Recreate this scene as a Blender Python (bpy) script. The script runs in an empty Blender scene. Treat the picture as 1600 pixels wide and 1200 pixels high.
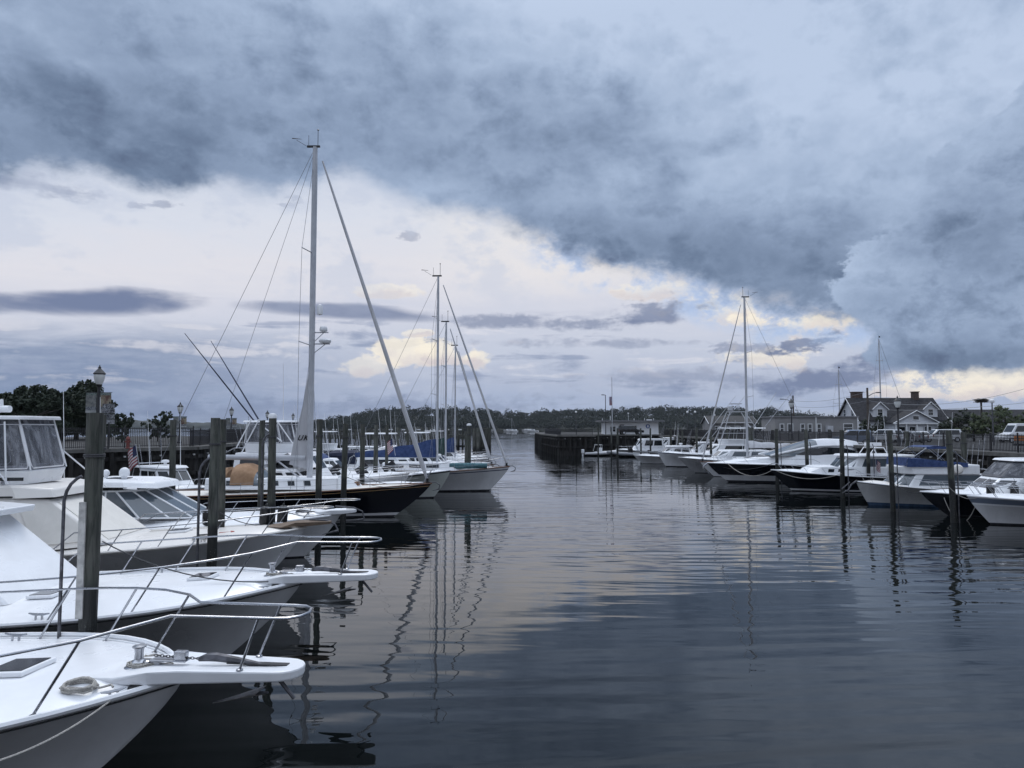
import bpy, bmesh, math, random
from mathutils import Vector, Matrix, noise as mnoise
import numpy as np
random.seed(7)
S = bpy.context.scene
COL = S.collection
R = math.radians
PI = math.pi

# ---------------------------------------------------------------- camera
F = 1110.0            # focal length in pixels of a 1600 px wide picture
EYE = 5.0             # metres above the water
PITCH = math.atan(67.0 / F)
cd = bpy.data.cameras.new('camera')
cam = bpy.data.objects.new('camera', cd)
COL.objects.link(cam)
cam.location = (0, 0, EYE)
cam.rotation_euler = (PI / 2 + PITCH, 0, 0)
cd.sensor_fit = 'HORIZONTAL'
cd.sensor_width = 36
cd.lens = 36 * F / 1600
cd.clip_start = 0.1
cd.clip_end = 12000
S.camera = cam
S.view_settings.view_transform = 'Standard'
S.view_settings.look = 'None'
S.view_settings.exposure = 0.0
S.view_settings.gamma = 1.0
CP, SP = math.cos(PITCH), math.sin(PITCH)

def ray(px, py):
    r = (px - 800) / F
    u = (600 - py) / F
    return Vector((r, CP - u * SP, SP + u * CP))
def at(px, py, d):            # point seen at a photo pixel, d metres in front of the eye
    v = ray(px, py)
    return Vector((0, 0, EYE)) + v * (d / v.y)
def onz(px, py, z):           # point seen at a photo pixel on the level z
    v = ray(px, py)
    return Vector((0, 0, EYE)) + v * ((z - EYE) / v.z)

def lin(c):
    out = []
    for v in c:
        v = v / 255.0
        out.append(v / 12.92 if v <= 0.04045 else ((v + 0.055) / 1.055) ** 2.4)
    return out

# ---------------------------------------------------------------- world: clouded evening sky
W = bpy.data.worlds.new('World')
S.world = W
W.use_nodes = True
NT = W.node_tree
NT.nodes.clear()

class V:
    """a value socket with arithmetic"""
    nt = None
    def __init__(s, sock): s.s = sock
    @staticmethod
    def m(op, *a, clamp=False):
        n = V.nt.nodes.new('ShaderNodeMath'); n.operation = op; n.use_clamp = clamp
        for i, x in enumerate(a):
            if isinstance(x, V): V.nt.links.new(x.s, n.inputs[i])
            else: n.inputs[i].default_value = x
        return V(n.outputs[0])
    def __add__(s, o): return V.m('ADD', s, o)
    def __radd__(s, o): return V.m('ADD', o, s)
    def __sub__(s, o): return V.m('SUBTRACT', s, o)
    def __rsub__(s, o): return V.m('SUBTRACT', o, s)
    def __mul__(s, o): return V.m('MULTIPLY', s, o)
    def __rmul__(s, o): return V.m('MULTIPLY', o, s)
    def __truediv__(s, o): return V.m('DIVIDE', s, o)
    def mx(s, o): return V.m('MAXIMUM', s, o)
    def mn(s, o): return V.m('MINIMUM', s, o)
    def pw(s, o): return V.m('POWER', s, o)
def sstep(x, a, b, lo=0.0, hi=1.0):
    n = V.nt.nodes.new('ShaderNodeMapRange'); n.interpolation_type = 'SMOOTHSTEP'; n.clamp = True
    V.nt.links.new(x.s, n.inputs['Value'])
    if a > b: a, b, lo, hi = b, a, hi, lo
    for k, v in (('From Min', a), ('From Max', b), ('To Min', lo), ('To Max', hi)): n.inputs[k].default_value = v
    return V(n.outputs[0])
def fcurve(x, pts, x0, x1, y0, y1):
    n = V.nt.nodes.new('ShaderNodeFloatCurve')
    t = (x - x0) / (x1 - x0)
    V.nt.links.new(t.s, n.inputs['Value'])
    c = n.mapping.curves[0]
    pts = sorted(pts)
    q = [((a - x0) / (x1 - x0), (b - y0) / (y1 - y0)) for a, b in pts]
    c.points[0].location = q[0]; c.points[1].location = q[-1]
    for a in q[1:-1]: c.points.new(*a)
    n.mapping.extend = 'HORIZONTAL'
    n.mapping.use_clip = False
    n.mapping.update()
    return V(n.outputs[0]) * (y1 - y0) + y0
def rgb(c):
    n = V.nt.nodes.new('ShaderNodeRGB'); n.outputs[0].default_value = (*c, 1); return n.outputs[0]
def cmix(a, b, f, mode='MIX'):
    n = V.nt.nodes.new('ShaderNodeMix'); n.data_type = 'RGBA'; n.blend_type = mode; n.clamp_factor = True
    if isinstance(f, V): V.nt.links.new(f.s, n.inputs[0])
    else: n.inputs[0].default_value = f
    for i, x in ((6, a), (7, b)):
        if isinstance(x, (tuple, list)): n.inputs[i].default_value = (*x[:3], 1)
        else: V.nt.links.new(x, n.inputs[i])
    return n.outputs[2]
def vnoise(vec, scale, detail=4, rough=0.5, dist=0.0, mul=(1, 1, 1), off=(0, 0, 0)):
    mp = V.nt.nodes.new('ShaderNodeMapping'); mp.inputs['Scale'].default_value = mul; mp.inputs['Location'].default_value = off
    V.nt.links.new(vec, mp.inputs['Vector'])
    n = V.nt.nodes.new('ShaderNodeTexNoise')
    n.inputs['Scale'].default_value = scale; n.inputs['Detail'].default_value = detail
    n.inputs['Roughness'].default_value = rough; n.inputs['Distortion'].default_value = dist
    V.nt.links.new(mp.outputs[0], n.inputs['Vector'])
    return V(n.outputs['Fac'])

def build_sky():
    V.nt = NT
    tc = NT.nodes.new('ShaderNodeTexCoord')
    D = tc.outputs['Generated']
    sp = NT.nodes.new('ShaderNodeSeparateXYZ'); NT.links.new(D, sp.inputs[0])
    x, y, z = V(sp.outputs[0]), V(sp.outputs[1]), V(sp.outputs[2])
    fw = (y * CP + z * SP).mx(0.12)
    up = z * CP - y * SP
    X = x / fw * F + 800.0        # bearing and height of the clouds, in units of 1/20 degree
    Y = 600.0 - up / fw * F
    n1 = vnoise(D, 5.0, 6, 0.55, 0.3, (1, 1, 2.2)) - 0.5           # big soft lumps
    n2 = vnoise(D, 15.0, 8, 0.62, 0.1, (1, 1, 1.35), (3, 1, 7)) - 0.5   # cauliflower
    n3 = vnoise(D, 7.0, 5, 0.55, 0.6, (1, 1, 6.5), (9, 4, 2)) - 0.5    # flat streaks
    n4 = vnoise(D, 30.0, 4, 0.6, 0.1, (1, 1, 1.6), (2, 8, 5)) - 0.5
    n5 = vnoise(D, 8.0, 6, 0.55, 0.12, (1, 1, 1.5), (4, 6, 1)) - 0.5
    n6 = vnoise(D, 48.0, 4, 0.6, 0.2, (1, 1, 2.2), (7, 2, 4)) - 0.5
    Xw = X + n1 * 110.0 + n2 * 60.0
    Yw = Y + n1 * 70.0 + n2 * 45.0 + n4 * 16.0
    L = lin
    # open bright part of the sky and the grey low layer
    rp = NT.nodes.new('ShaderNodeValToRGB')
    els = rp.color_ramp.elements
    stops = [(240, (206, 214, 230)), (340, (217, 222, 234)), (420, (224, 224, 232)), (480, (212, 215, 228)), (540, (198, 205, 222)), (590, (182, 191, 212)), (630, (168, 181, 207)), (662, (176, 186, 206))]
    while len(els) < len(stops): els.new(0.5)
    for e, (p, c) in zip(els, stops):
        e.position = (p - 240) / 430.0; e.color = (*L(c), 1)
    t = (Y + n3 * 90.0 + n2 * 40.0 + n1 * 30.0 - 240.0) / 430.0
    NT.links.new(t.s, rp.inputs[0])
    col = rp.outputs[0]
    def ell(cx, cy, rx, ry, amp=1.0, wx=1.0, wy=1.0, hard=0.55, slant=0.0, kind='lens'):
        dx = X + n1 * 60.0 * wx - cx
        dy = Y + n2 * 12.0 * wy - cy
        if slant: dy = dy + dx * slant
        r = (dx / rx).pw(2.0) + (dy / ry).pw(2.0)
        if kind == 'slab': return sstep(1.0 - r + n3 * 1.2 + n2 * .5, -0.05, 0.9) * amp
        if kind == 'heap': q = 0.75 - r * 0.6 + n2 * 3.8 + n5 * 2.4 + n4 * 2.2; return sstep(q, 0.0, 0.6) * amp
        q = 0.8 - r * 0.6 + n3 * 2.0 + n2 * 2.4 + n4 * 1.8 + n6 * (4.2 if rx < 70 else 1.2)
        return sstep(q, -0.05, 0.9) * amp
    # low blue grey layers left and centre
    f = sstep(X + n1 * 200.0, 700, 100) * sstep(Y + n3 * 70.0, 492, 560)
    col = cmix(col, L((122, 140, 172)), f * (0.78 + n3 * 1.6 + n2 * .9))
    col = cmix(col, L((232, 231, 238)), sstep(n3 + n2 * 0.45 + n4 * .2, 0.03, 0.2) * sstep(Y, 470, 520) * sstep(Y, 640, 570) * 0.6)
    col = cmix(col, L((136, 150, 180)), sstep(n3 - n2 * 0.3, -0.05, -0.2) * sstep(Y, 470, 520) * sstep(Y, 660, 610) * 0.75)
    # cream glow where the low sun lights the far clouds
    col = cmix(col, L((253, 243, 228)), sstep(Y + n2 * 60.0, 490, 400) * sstep(X + n1 * 300.0, 560, 900) * sstep(X, 1150, 1000) * 0.35)
    for e in ((640, 556, 44, 24, .85), (700, 553, 42, 20, .8), (752, 560, 36, 15, .75), (580, 572, 50, 15, .5), (655, 520, 22, 6, .6), (1135, 484, 80, 24, .95), (1255, 506, 110, 22, 1.0), (1190, 560, 85, 32, .75),
              (1530, 598, 130, 26, .95), (1440, 612, 90, 16, .7), (1030, 455, 70, 14, .6), (620, 455, 60, 10, .5)):
        cx, cy, rx, ry, a = e
        k = ell(cx, cy, rx, ry, a, 1.0, 1.0, .45, 0.0, 'heap')
        col = cmix(col, L((253, 244, 226)), k * .9)
        col = cmix(col, L((200, 192, 202)), k * sstep(Y + n2 * 90.0, cy - ry * .2, cy + ry * 1.1) * 0.85)
    # flat dark lenses below the deck
    for e in ((150, 472, 195, 25, 1.0, 0.008), (-90, 474, 190, 22, .9, .0), (540, 487, 190, 15, .85, -.06), (850, 505, 150, 11, .7, -.03), (1045, 484, 80, 20, .85, .1), (925, 535, 160, 9, .5, 0),
              (245, 321, 42, 6, .5, 0), (638, 370, 18, 7, .45, 0), (455, 316, 24, 8, .45, 0), (1265, 536, 60, 13, .85, .25), (1170, 545, 60, 9, .6, 0), (1310, 585, 130, 22, .9, .2), (1120, 595, 190, 20, .5, 0), (560, 640, 500, 22, .5, 0), (10, 280, 130, 22, .75, -.18)):
        cx, cy, rx, ry, a, sl = e
        col = cmix(col, L((118, 131, 162)), ell(cx, cy, rx, ry, a, .6, .5 if ry > 10 else .3, .75, sl, 'slab' if (rx > 140 and 460 < cy < 500) else 'lens'))
    # the big deck of cloud overhead
    B = [(-600, 340), (-150, 320), (0, 292), (140, 276), (220, 298), (330, 292), (420, 318), (520, 286), (640, 330), (760, 352), (880, 388), (960, 418), (1060, 446), (1160, 474), (1260, 492), (1330, 500), (1420, 520), (1600, 560), (2200, 600)]
    edge = fcurve(Xw, B, -600, 2200, 0, 700)
    gap = edge - (Y + n1 * 34.0 + n5 * 60.0 + n2 * 70.0 + n4 * 30.0)
    deck = sstep(gap, -14, 34)
    # pale blue rim of clear sky at the edge of the deck
    sky = NT.nodes.new('ShaderNodeTexSky'); sky.sky_type = 'NISHITA'; sky.sun_disc = False
    sky.sun_elevation = R(55); sky.sun_rotation = R(-15); sky.sun_intensity = 0.5
    nis = cmix((0, 0, 0), sky.outputs[0], 1.0)
    sc = cmix(nis, (0.13, 0.13, 0.13), 1.0, 'MULTIPLY')
    rim = sstep(gap, -55, -8) * sstep(n2, 0.1, -0.1) * sstep(X, 780, 880) * sstep(X, 1420, 1330)
    col = cmix(col, L((196, 205, 224)), sstep(n5 + n2 * .6 + n6 * .3, 0.02, 0.2) * sstep(Y, 520, 400) * .55)
    col = cmix(col, sc, rim * 0.22)
    col = cmix(col, L((160, 186, 228)), rim * 0.75)
    # brightness pattern of the deck
    def g(cx, cy, rx, ry): 
        return V.m('EXPONENT', ((X - cx) / rx).pw(2.0) * -1.0 - ((Y - cy) / ry).pw(2.0))
    tone = 0.55 + g(1400, 130, 380, 220) * 0.42 + g(640, -10, 320, 70) * 0.20 + g(1000, 0, 250, 130) * 0.30 + g(20, 30, 90, 60) * .08 \
         - g(150, 190, 360, 120) * 0.28 - g(820, 220, 230, 110) * 0.20 - g(1150, 410, 300, 90) * 0.30 + g(600, 300, 160, 26) * .2 \
         + g(400, 105, 400, 16) * 0.09 + g(1000, 270, 240, 60) * .10 - g(1330, 330, 180, 90) * .12
    bil = V.m('ABSOLUTE', n5) * -1.5 + V.m('ABSOLUTE', n2) * -1.1 + 0.20
    tone = tone - sstep(gap, 190, 20) * sstep(X, 500, 900) * .06 + n1 * 0.50 + n5 * 0.42 + bil * .55 + n2 * 0.34 + n4 * 0.22
    # right-hand heaped cloud, lit on its top and dark underneath
    E = [(-200, 1700), (60, 1680), (140, 1600), (210, 1520), (260, 1470), (340, 1410), (400, 1330), (430, 1295), (470, 1300), (510, 1345), (560, 1355), (600, 1410), (640, 1600), (700, 1800)]
    ex = fcurve(Y + n1 * 50.0 + n2 * 70.0, E, -200, 700, 1000, 2000)
    dd = (X + n2 * 110.0 + n4 * 60.0 + n1 * 60.0) - ex
    heap = sstep(dd, -6, 12) * sstep(Y + n2 * 50.0 + n4 * 24.0, 592, 570)
    toneh = 0.54 - sstep(dd, 10, 200) * 0.10 + n2 * 0.6 + n5 * .5 - V.m('ABSOLUTE', n2) * 1.1 + .09 + n1 * 0.5 + n4 * .3 + g(1345, 425, 90, 26) * .22 + sstep(dd, 70, 5) * .10 + g(1560, 250, 120, 90) * .14 - g(1480, 562, 170, 26) * .34 - g(1490, 360, 90, 60) * .16
    def deckcol(t):
        r2 = NT.nodes.new('ShaderNodeValToRGB'); es = r2.color_ramp.elements
        st = [(0.0, (90, 105, 132)), (0.25, (112, 130, 157)), (0.5, (141, 159, 187)), (0.75, (166, 184, 211)), (1.0, (188, 204, 229))]
        while len(es) < len(st): es.new(.5)
        for e, (p, c) in zip(es, st): e.position = p; e.color = (*L(c), 1)
        NT.links.new(t.s, r2.inputs[0]); return r2.outputs[0]
    col = cmix(col, deckcol(tone), deck)
    col = cmix(col, deckcol(toneh), heap)
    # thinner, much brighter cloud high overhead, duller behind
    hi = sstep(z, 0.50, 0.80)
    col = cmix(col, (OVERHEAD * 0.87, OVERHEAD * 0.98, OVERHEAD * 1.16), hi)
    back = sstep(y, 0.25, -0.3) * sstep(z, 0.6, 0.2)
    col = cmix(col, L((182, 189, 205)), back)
    ten = cmix(col, (10, 10, 10), 1.0, 'MULTIPLY')
    bg = NT.nodes.new('ShaderNodeBackground'); bg.inputs['Strength'].default_value = 0.1
    NT.links.new(ten, bg.inputs['Color'])
    out = NT.nodes.new('ShaderNodeOutputWorld'); NT.links.new(bg.outputs[0], out.inputs[0])
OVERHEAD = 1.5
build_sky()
W.cycles.sampling_method = 'MANUAL'
W.cycles.sample_map_resolution = 512

sd = bpy.data.lights.new('sun', 'SUN'); sd.energy = 0.9; sd.angle = R(20); sd.color = (1.0, 0.95, 0.88)
sun = bpy.data.objects.new('sun', sd); COL.objects.link(sun)
sun.rotation_euler = (R(-35), 0, R(15))

# ---------------------------------------------------------------- materials
MATS = {}
def mat(name, c, rough=0.5, metal=0.0, var=0.0, scale=3.0, bump=0.0, spec=0.5, stretch=(1, 1, 1), c2=None, coat=0.0, bscale=None, detail=5):
    if name in MATS: return MATS[name]
    m = bpy.data.materials.new(name); m.use_nodes = True
    nt = m.node_tree; V.nt = nt
    b = nt.nodes['Principled BSDF']
    b.inputs['Base Color'].default_value = (*c, 1); b.inputs['Roughness'].default_value = rough
    b.inputs['Metallic'].default_value = metal; b.inputs['Specular IOR Level'].default_value = spec
    b.inputs['Coat Weight'].default_value = coat
    if var or c2 or bump:
        tc = nt.nodes.new('ShaderNodeTexCoord')
        n = vnoise(tc.outputs['Object'], scale, detail, 0.6, 0.2, stretch)
        if c2 is None: c2 = [v * (1 - var) for v in c]
        col = cmix(list(c), list(c2), sstep(n, 0.35, 0.65))
        nt.links.new(col, b.inputs['Base Color'])
        r = sstep(n, 0.3, 0.7, rough * .85, min(1, rough * 1.2)); nt.links.new(r.s, b.inputs['Roughness'])
        if bump:
            bp = nt.nodes.new('ShaderNodeBump'); bp.inputs['Strength'].default_value = 1.0; bp.inputs['Distance'].default_value = bump
            n2 = vnoise(tc.outputs['Object'], bscale or scale * 2, 5, 0.6, 0.0, stretch)
            nt.links.new(n2.s, bp.inputs['Height']); nt.links.new(bp.outputs[0], b.inputs['Normal'])
    MATS[name] = m
    return m

def water_mat():
    m = bpy.data.materials.new('harbour_water'); m.use_nodes = True
    nt = m.node_tree; V.nt = nt
    b = nt.nodes['Principled BSDF']
    b.inputs['Base Color'].default_value = (0.003, 0.0042, 0.0045, 1)
    b.inputs['Roughness'].default_value = 0.008
    b.inputs['IOR'].default_value = 1.43
    g = nt.nodes.new('ShaderNodeNewGeometry'); P = g.outputs['Position']
    a = vnoise(P, 1.0, 1, 0.4, 0.4, (0.16, 0.85, 1)) - 0.5      # long-crested ripples about a metre apart
    mp = nt.nodes.new('ShaderNodeMapping'); mp.inputs['Rotation'].default_value = (0, 0, R(7)); nt.links.new(P, mp.inputs[0])
    c = vnoise(mp.outputs[0], 1.0, 1.5, 0.45, 0.3, (0.38, 1.9, 1), (5, 3, 0)) - 0.5
    s = vnoise(P, 1.0, 0, 0.5, 0.0, (0.9, 1.2, 1), (1, 9, 0)) - 0.5
    mp2 = nt.nodes.new('ShaderNodeMapping'); mp2.inputs['Rotation'].default_value = (0, 0, R(-5)); nt.links.new(P, mp2.inputs[0])
    e = vnoise(mp2.outputs[0], 1.0, 0.6, 0.4, 0.15, (0.11, 1.35, 1), (2, 7, 0)) - 0.5
    band = sstep(vnoise(P, 1.0, 1, 0.5, 0.4, (0.045, 0.075, 1), (8, 1, 0)), 0.40, 0.6, 0.35, 1.1)
    patch = sstep(vnoise(P, 1.0, 2, 0.5, 0.5, (0.035, 0.05, 1), (3, 3, 0)), 0.38, 0.62, 0.3, 1.35)
    h = (a * 0.034 * patch + c * 0.026 * patch + e * band * 0.050 + s * 0.005) 
    bp = nt.nodes.new('ShaderNodeBump'); bp.inputs['Strength'].default_value = 1.0; bp.inputs['Distance'].default_value = 0.55
    nt.links.new(h.s, bp.inputs['Height']); nt.links.new(bp.outputs[0], b.inputs['Normal'])
    return m

# ---------------------------------------------------------------- mesh helpers
class MB:
    """collects shapes, then links them as ONE mesh object"""
    def __init__(s): s.v = []; s.f = []; s.mi = []; s.sm = []
    def add(s, vs, fs, mi=0, sm=False):
        o = len(s.v); s.v += [tuple(v) for v in vs]
        for f in fs: s.f.append(tuple(i + o for i in f)); s.mi.append(mi); s.sm.append(sm)
    def box(s, c, d, rz=0, mi=0, ry=0, rx=0):
        M = Matrix.Translation(c) @ Matrix.Rotation(rz, 4, 'Z') @ Matrix.Rotation(ry, 4, 'Y') @ Matrix.Rotation(rx, 4, 'X')
        v = [M @ Vector((x * d[0] / 2, y * d[1] / 2, z * d[2] / 2)) for z in (-1, 1) for y in (-1, 1) for x in (-1, 1)]
        s.add(v, [(0, 2, 3, 1), (4, 5, 7, 6), (0, 1, 5, 4), (2, 6, 7, 3), (0, 4, 6, 2), (1, 3, 7, 5)], mi)
    def tube(s, pts, r, n=8, mi=0, closed=False, caps=True, flat=1.0):
        pts = [Vector(p) for p in pts]; N = len(pts)
        rs = r if isinstance(r, (list, tuple)) else [r] * N
        up = None; vs = []
        for i, p in enumerate(pts):
            a = pts[i - 1] if (i > 0 or closed) else p
            b = pts[(i + 1) % N] if (i < N - 1 or closed) else p
            t = (b - a)
            if t.length < 1e-9: t = Vector((0, 0, 1))
            t.normalize()
            if up is None:
                up = Vector((0, 0, 1)) if abs(t.z) < .9 else Vector((1, 0, 0))
            e1 = t.cross(up)
            if e1.length < 1e-6: e1 = t.orthogonal()
            e1.normalize(); e2 = e1.cross(t); up = e2
            for k in range(n):
                an = 2 * PI * k / n
                vs.append(p + e1 * (math.cos(an) * rs[i]) + e2 * (math.sin(an) * rs[i] * flat))
        fs = []
        for i in range(N if closed else N - 1):
            j = (i + 1) % N
            for k in range(n):
                fs.append((i * n + k, i * n + (k + 1) % n, j * n + (k + 1) % n, j * n + k))
        s.add(vs, fs, mi, True)
        if caps and not closed:
            s.add(vs[:n], [tuple(range(n))[::-1]], mi); s.add(vs[-n:], [tuple(range(n))], mi)
    def lathe(s, prof, c=(0, 0, 0), n=14, mi=0):
        c = Vector(c); vs = []
        for r, z in prof:
            for k in range(n): vs.append(c + Vector((r * math.cos(2 * PI * k / n), r * math.sin(2 * PI * k / n), z)))
        fs = [(i * n + k, i * n + (k + 1) % n, (i + 1) * n + (k + 1) % n, (i + 1) * n + k) for i in range(len(prof) - 1) for k in range(n)]
        s.add(vs, fs, mi, True)
        s.add(vs[:n], [tuple(range(n))[::-1]], mi); s.add(vs[-n:], [tuple(range(n))], mi)
    def prism(s, pts, z0, z1, mi=0):
        n = len(pts)
        v = [(p[0], p[1], z0) for p in pts] + [(p[0], p[1], z1) for p in pts]
        s.add(v, [tuple(range(n))[::-1], tuple(range(n, 2 * n))] + [(i, (i + 1) % n, n + (i + 1) % n, n + i) for i in range(n)], mi)
    def loft(s, rings, mi=0, sm=True, closed=True, caps=True):
        n = len(rings[0]); vs = [p for r in rings for p in r]
        fs = [(i * n + k, i * n + (k + 1) % n, (i + 1) * n + (k + 1) % n, (i + 1) * n + k) for i in range(len(rings) - 1) for k in range(n if closed else n - 1)]
        s.add(vs, fs, mi, sm)
        if caps: s.add(rings[0], [tuple(range(n))[::-1]], mi); s.add(rings[-1], [tuple(range(n))], mi)
    def quad(s, A, B, C, D, mi=0): s.add([A, B, C, D], [(0, 1, 2, 3)], mi)
    def panel(s, q, u0, u1, v0, v1, off=.012, th=.02, mi=0):
        A, B, C, D = [Vector(p) for p in q]
        def at_(u, v): return (A * (1 - u) + B * u) * (1 - v) + (D * (1 - u) + C * u) * v
        P = [at_(u0, v0), at_(u1, v0), at_(u1, v1), at_(u0, v1)]
        n = (P[1] - P[0]).cross(P[3] - P[0]).normalized()
        o = [p + n * off for p in P]; i = [p + n * (off - th) for p in P]
        s.add(o + i, [(0, 1, 2, 3), (4, 7, 6, 5), (0, 4, 5, 1), (1, 5, 6, 2), (2, 6, 7, 3), (3, 7, 4, 0)], mi)
    def build(s, name, m, parent=None, loc=None, bevel=0, sharp=40, rz=0, label=None):
        me = bpy.data.meshes.new(name); me.from_pydata(s.v, [], s.f)
        for x in (m if isinstance(m, (list, tuple)) else [m]): me.materials.append(x)
        me.polygons.foreach_set('material_index', s.mi); me.polygons.foreach_set('use_smooth', s.sm)
        me.update()
        if any(s.sm): me.set_sharp_from_angle(angle=R(sharp))
        o = bpy.data.objects.new(name, me); COL.objects.link(o)
        if parent is not None: o.parent = parent
        if loc is not None: o.location = loc
        if rz: o.rotation_euler.z = rz
        if bevel:
            b = o.modifiers.new('bevel', 'BEVEL'); b.width = bevel; b.segments = 2; b.limit_method = 'ANGLE'; b.angle_limit = R(35)
        if label: o['label'] = label
        return o

def tag(o, label, cat, group=None, kind=None):
    o['label'] = label; o['category'] = cat
    if group: o['group'] = group
    if kind: o['kind'] = kind
    return o
def thing(name, label, cat, loc=(0, 0, 0), rz=0, group=None):
    o = bpy.data.objects.new(name, None); COL.objects.link(o); o.location = loc; o.rotation_euler.z = rz
    o.empty_display_size = .2
    return tag(o, label, cat, group)
def struct(o): o['kind'] = 'structure'; return o
def copy_thing(root, loc, rz=None, label=None):
    c = root.copy(); COL.objects.link(c); c.location = loc
    if rz is not None: c.rotation_euler.z = rz
    if label: c['label'] = label
    for ch in root.children:
        d = ch.copy(); COL.objects.link(d); d.parent = c
        for g in ch.children:
            e = g.copy(); COL.objects.link(e); e.parent = d
    return c
def sag(a, b, drop, n=10):
    a, b = Vector(a), Vector(b)
    return [a.lerp(b, i / n) - Vector((0, 0, drop * 4 * (i / n) * (1 - i / n))) for i in range(n + 1)]
def arc(cx, cy, r, a0, a1, n=6): return [(cx + r * math.cos(R(a0 + (a1 - a0) * i / n)), cy + r * math.sin(R(a0 + (a1 - a0) * i / n))) for i in range(n + 1)]

white = mat('white_gelcoat', (.80, .81, .83), .3, var=.08, scale=1.3, detail=3)
cream = mat('cream_gelcoat', (.74, .71, .67), .32, var=.06, scale=.8, detail=1.5)
ivory = mat('ivory_nonskid', (.68, .655, .61), .6, var=.08, scale=2.0)
hullwhite = mat('white_topsides', (.66, .66, .67), .25, var=.16, scale=.9, stretch=(1, 1, .35))
grey_shade_hull = mat('grey_and_shaded_topsides', (.40, .40, .41), .3, var=.15, scale=.8)  # grey work boats, and one white bow with its shade put in
greenhull = mat('pale_grey_green_topsides', (.46, .48, .45), .3, var=.12, scale=.8)
navy = mat('navy_topsides', (.006, .008, .016), .12, var=.3, scale=.7, coat=.3)
blackp = mat('black_trim', (.012, .012, .014), .4)
boot = mat('bottom_paint', (.015, .016, .02), .7, var=.4, scale=3)
bluebot = mat('blue_bottom_paint', (.03, .07, .14), .7, var=.4, scale=3)
steel = mat('stainless_steel', (.46, .47, .50), .28, 1.0, var=.2, scale=6)
galv = mat('galvanised_pipe', (.13, .13, .145), .5, .5, var=.5, scale=6)
alu = mat('painted_aluminium', (.48, .49, .52), .4, var=.12, scale=2)
wire = mat('rigging_wire', (.22, .23, .25), .4, .5)
rope_m = mat('mooring_rope', (.42, .40, .37), .9, var=.45, scale=60)
rope_d = mat('dark_rope', (.06, .06, .065), .9, var=.4, scale=60)
rubber = mat('black_fender_vinyl', (.012, .012, .014), .38, var=.3, scale=8)
glass = mat('dark_window_glass', (.012, .016, .02), .04, spec=.8)
greyglass = mat('grey_window_glass', (.08, .10, .12), .05, spec=.9)
teak = mat('varnished_teak', (.16, .065, .03), .3, var=.4, scale=5, stretch=(.3, 3, 3))
tan = mat('tan_canvas', (.33, .20, .115), .85, var=.2, scale=3, bump=.01)
bluec = mat('blue_canvas', (.03, .06, .17), .8, var=.3, scale=4, bump=.015)
blackc = mat('black_canvas', (.02, .021, .026), .8, var=.3, scale=4, bump=.01)
greyc = mat('grey_screen_mesh', (.11, .115, .13), .7, var=.3, scale=4)
whitec = mat('white_canvas', (.70, .70, .72), .8, var=.12, scale=3, bump=.01)
sailc = mat('furled_sailcloth', (.50, .50, .52), .8, var=.15, scale=1.5, stretch=(1, 1, .15), bump=.02)
plastic = mat('white_plastic', (.75, .76, .78), .35, var=.06, scale=4)
tintlid = mat('smoked_acrylic', (.03, .032, .04), .12, spec=.6, var=.3, scale=2)

def vinyl():
    m = bpy.data.materials.new('clear_vinyl'); m.use_nodes = True; nt = m.node_tree; nt.nodes.clear(); V.nt = nt
    tc = nt.nodes.new('ShaderNodeTexCoord')
    t = nt.nodes.new('ShaderNodeBsdfTransparent'); t.inputs[0].default_value = (.62, .63, .66, 1)
    d = nt.nodes.new('ShaderNodeBsdfPrincipled'); d.inputs['Base Color'].default_value = (.45, .46, .49, 1); d.inputs['Roughness'].default_value = .25
    n = vnoise(tc.outputs['Object'], 2.2, 4, .6, 1.2, (1, 1, .3))
    mx = nt.nodes.new('ShaderNodeMixShader'); k = sstep(n, .35, .75, .10, .5); nt.links.new(k.s, mx.inputs[0])
    nt.links.new(t.outputs[0], mx.inputs[1]); nt.links.new(d.outputs[0], mx.inputs[2])
    o = nt.nodes.new('ShaderNodeOutputMaterial'); nt.links.new(mx.outputs[0], o.inputs[0])
    return m
vinyl_m = vinyl()

def wood_piling():
    m = bpy.data.materials.new('weathered_piling'); m.use_nodes = True; nt = m.node_tree; V.nt = nt
    b = nt.nodes['Principled BSDF']
    tc = nt.nodes.new('ShaderNodeTexCoord'); O = tc.outputs['Object']
    g = nt.nodes.new('ShaderNodeNewGeometry'); sp = nt.nodes.new('ShaderNodeSeparateXYZ'); nt.links.new(g.outputs['Position'], sp.inputs[0])
    grain = vnoise(O, 6, 6, .65, .4, (3, 3, .22)); blot = vnoise(O, 1.6, 4, .6, .3, (1, 1, .6))
    c = cmix((.125, .125, .112), (.045, .047, .043), sstep(grain, .38, .62))
    c = cmix(c, (.085, .10, .08), sstep(blot, .45, .65) * .6)
    c = cmix(c, (.022, .021, .018), sstep(grain, .60, .70))
    oi = nt.nodes.new('ShaderNodeObjectInfo'); c = cmix(c, cmix(c, (.5, .5, .48), 1.0, 'MULTIPLY'), V(oi.outputs['Random']) * .7)
    barn = vnoise(O, 38, 2, .5)
    bz = V(sp.outputs[2])
    wet = sstep(V(sp.outputs[2]) + (blot - .5) * .9 + (grain - .5) * .5, 2.5, 2.2)
    c = cmix(c, (.009, .010, .009), wet)
    c = cmix(c, (.16, .16, .15), sstep(barn, .62, .68) * sstep(bz + (blot - .5) * .8, 1.75, 1.5) * .8)
    nt.links.new(c, b.inputs['Base Color'])
    r = wet * -.45 + .9; nt.links.new(r.s, b.inputs['Roughness'])
    bp = nt.nodes.new('ShaderNodeBump'); bp.inputs['Distance'].default_value = .03; nt.links.new(grain.s, bp.inputs['Height']); nt.links.new(bp.outputs[0], b.inputs['Normal'])
    return m
wood = wood_piling()
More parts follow.
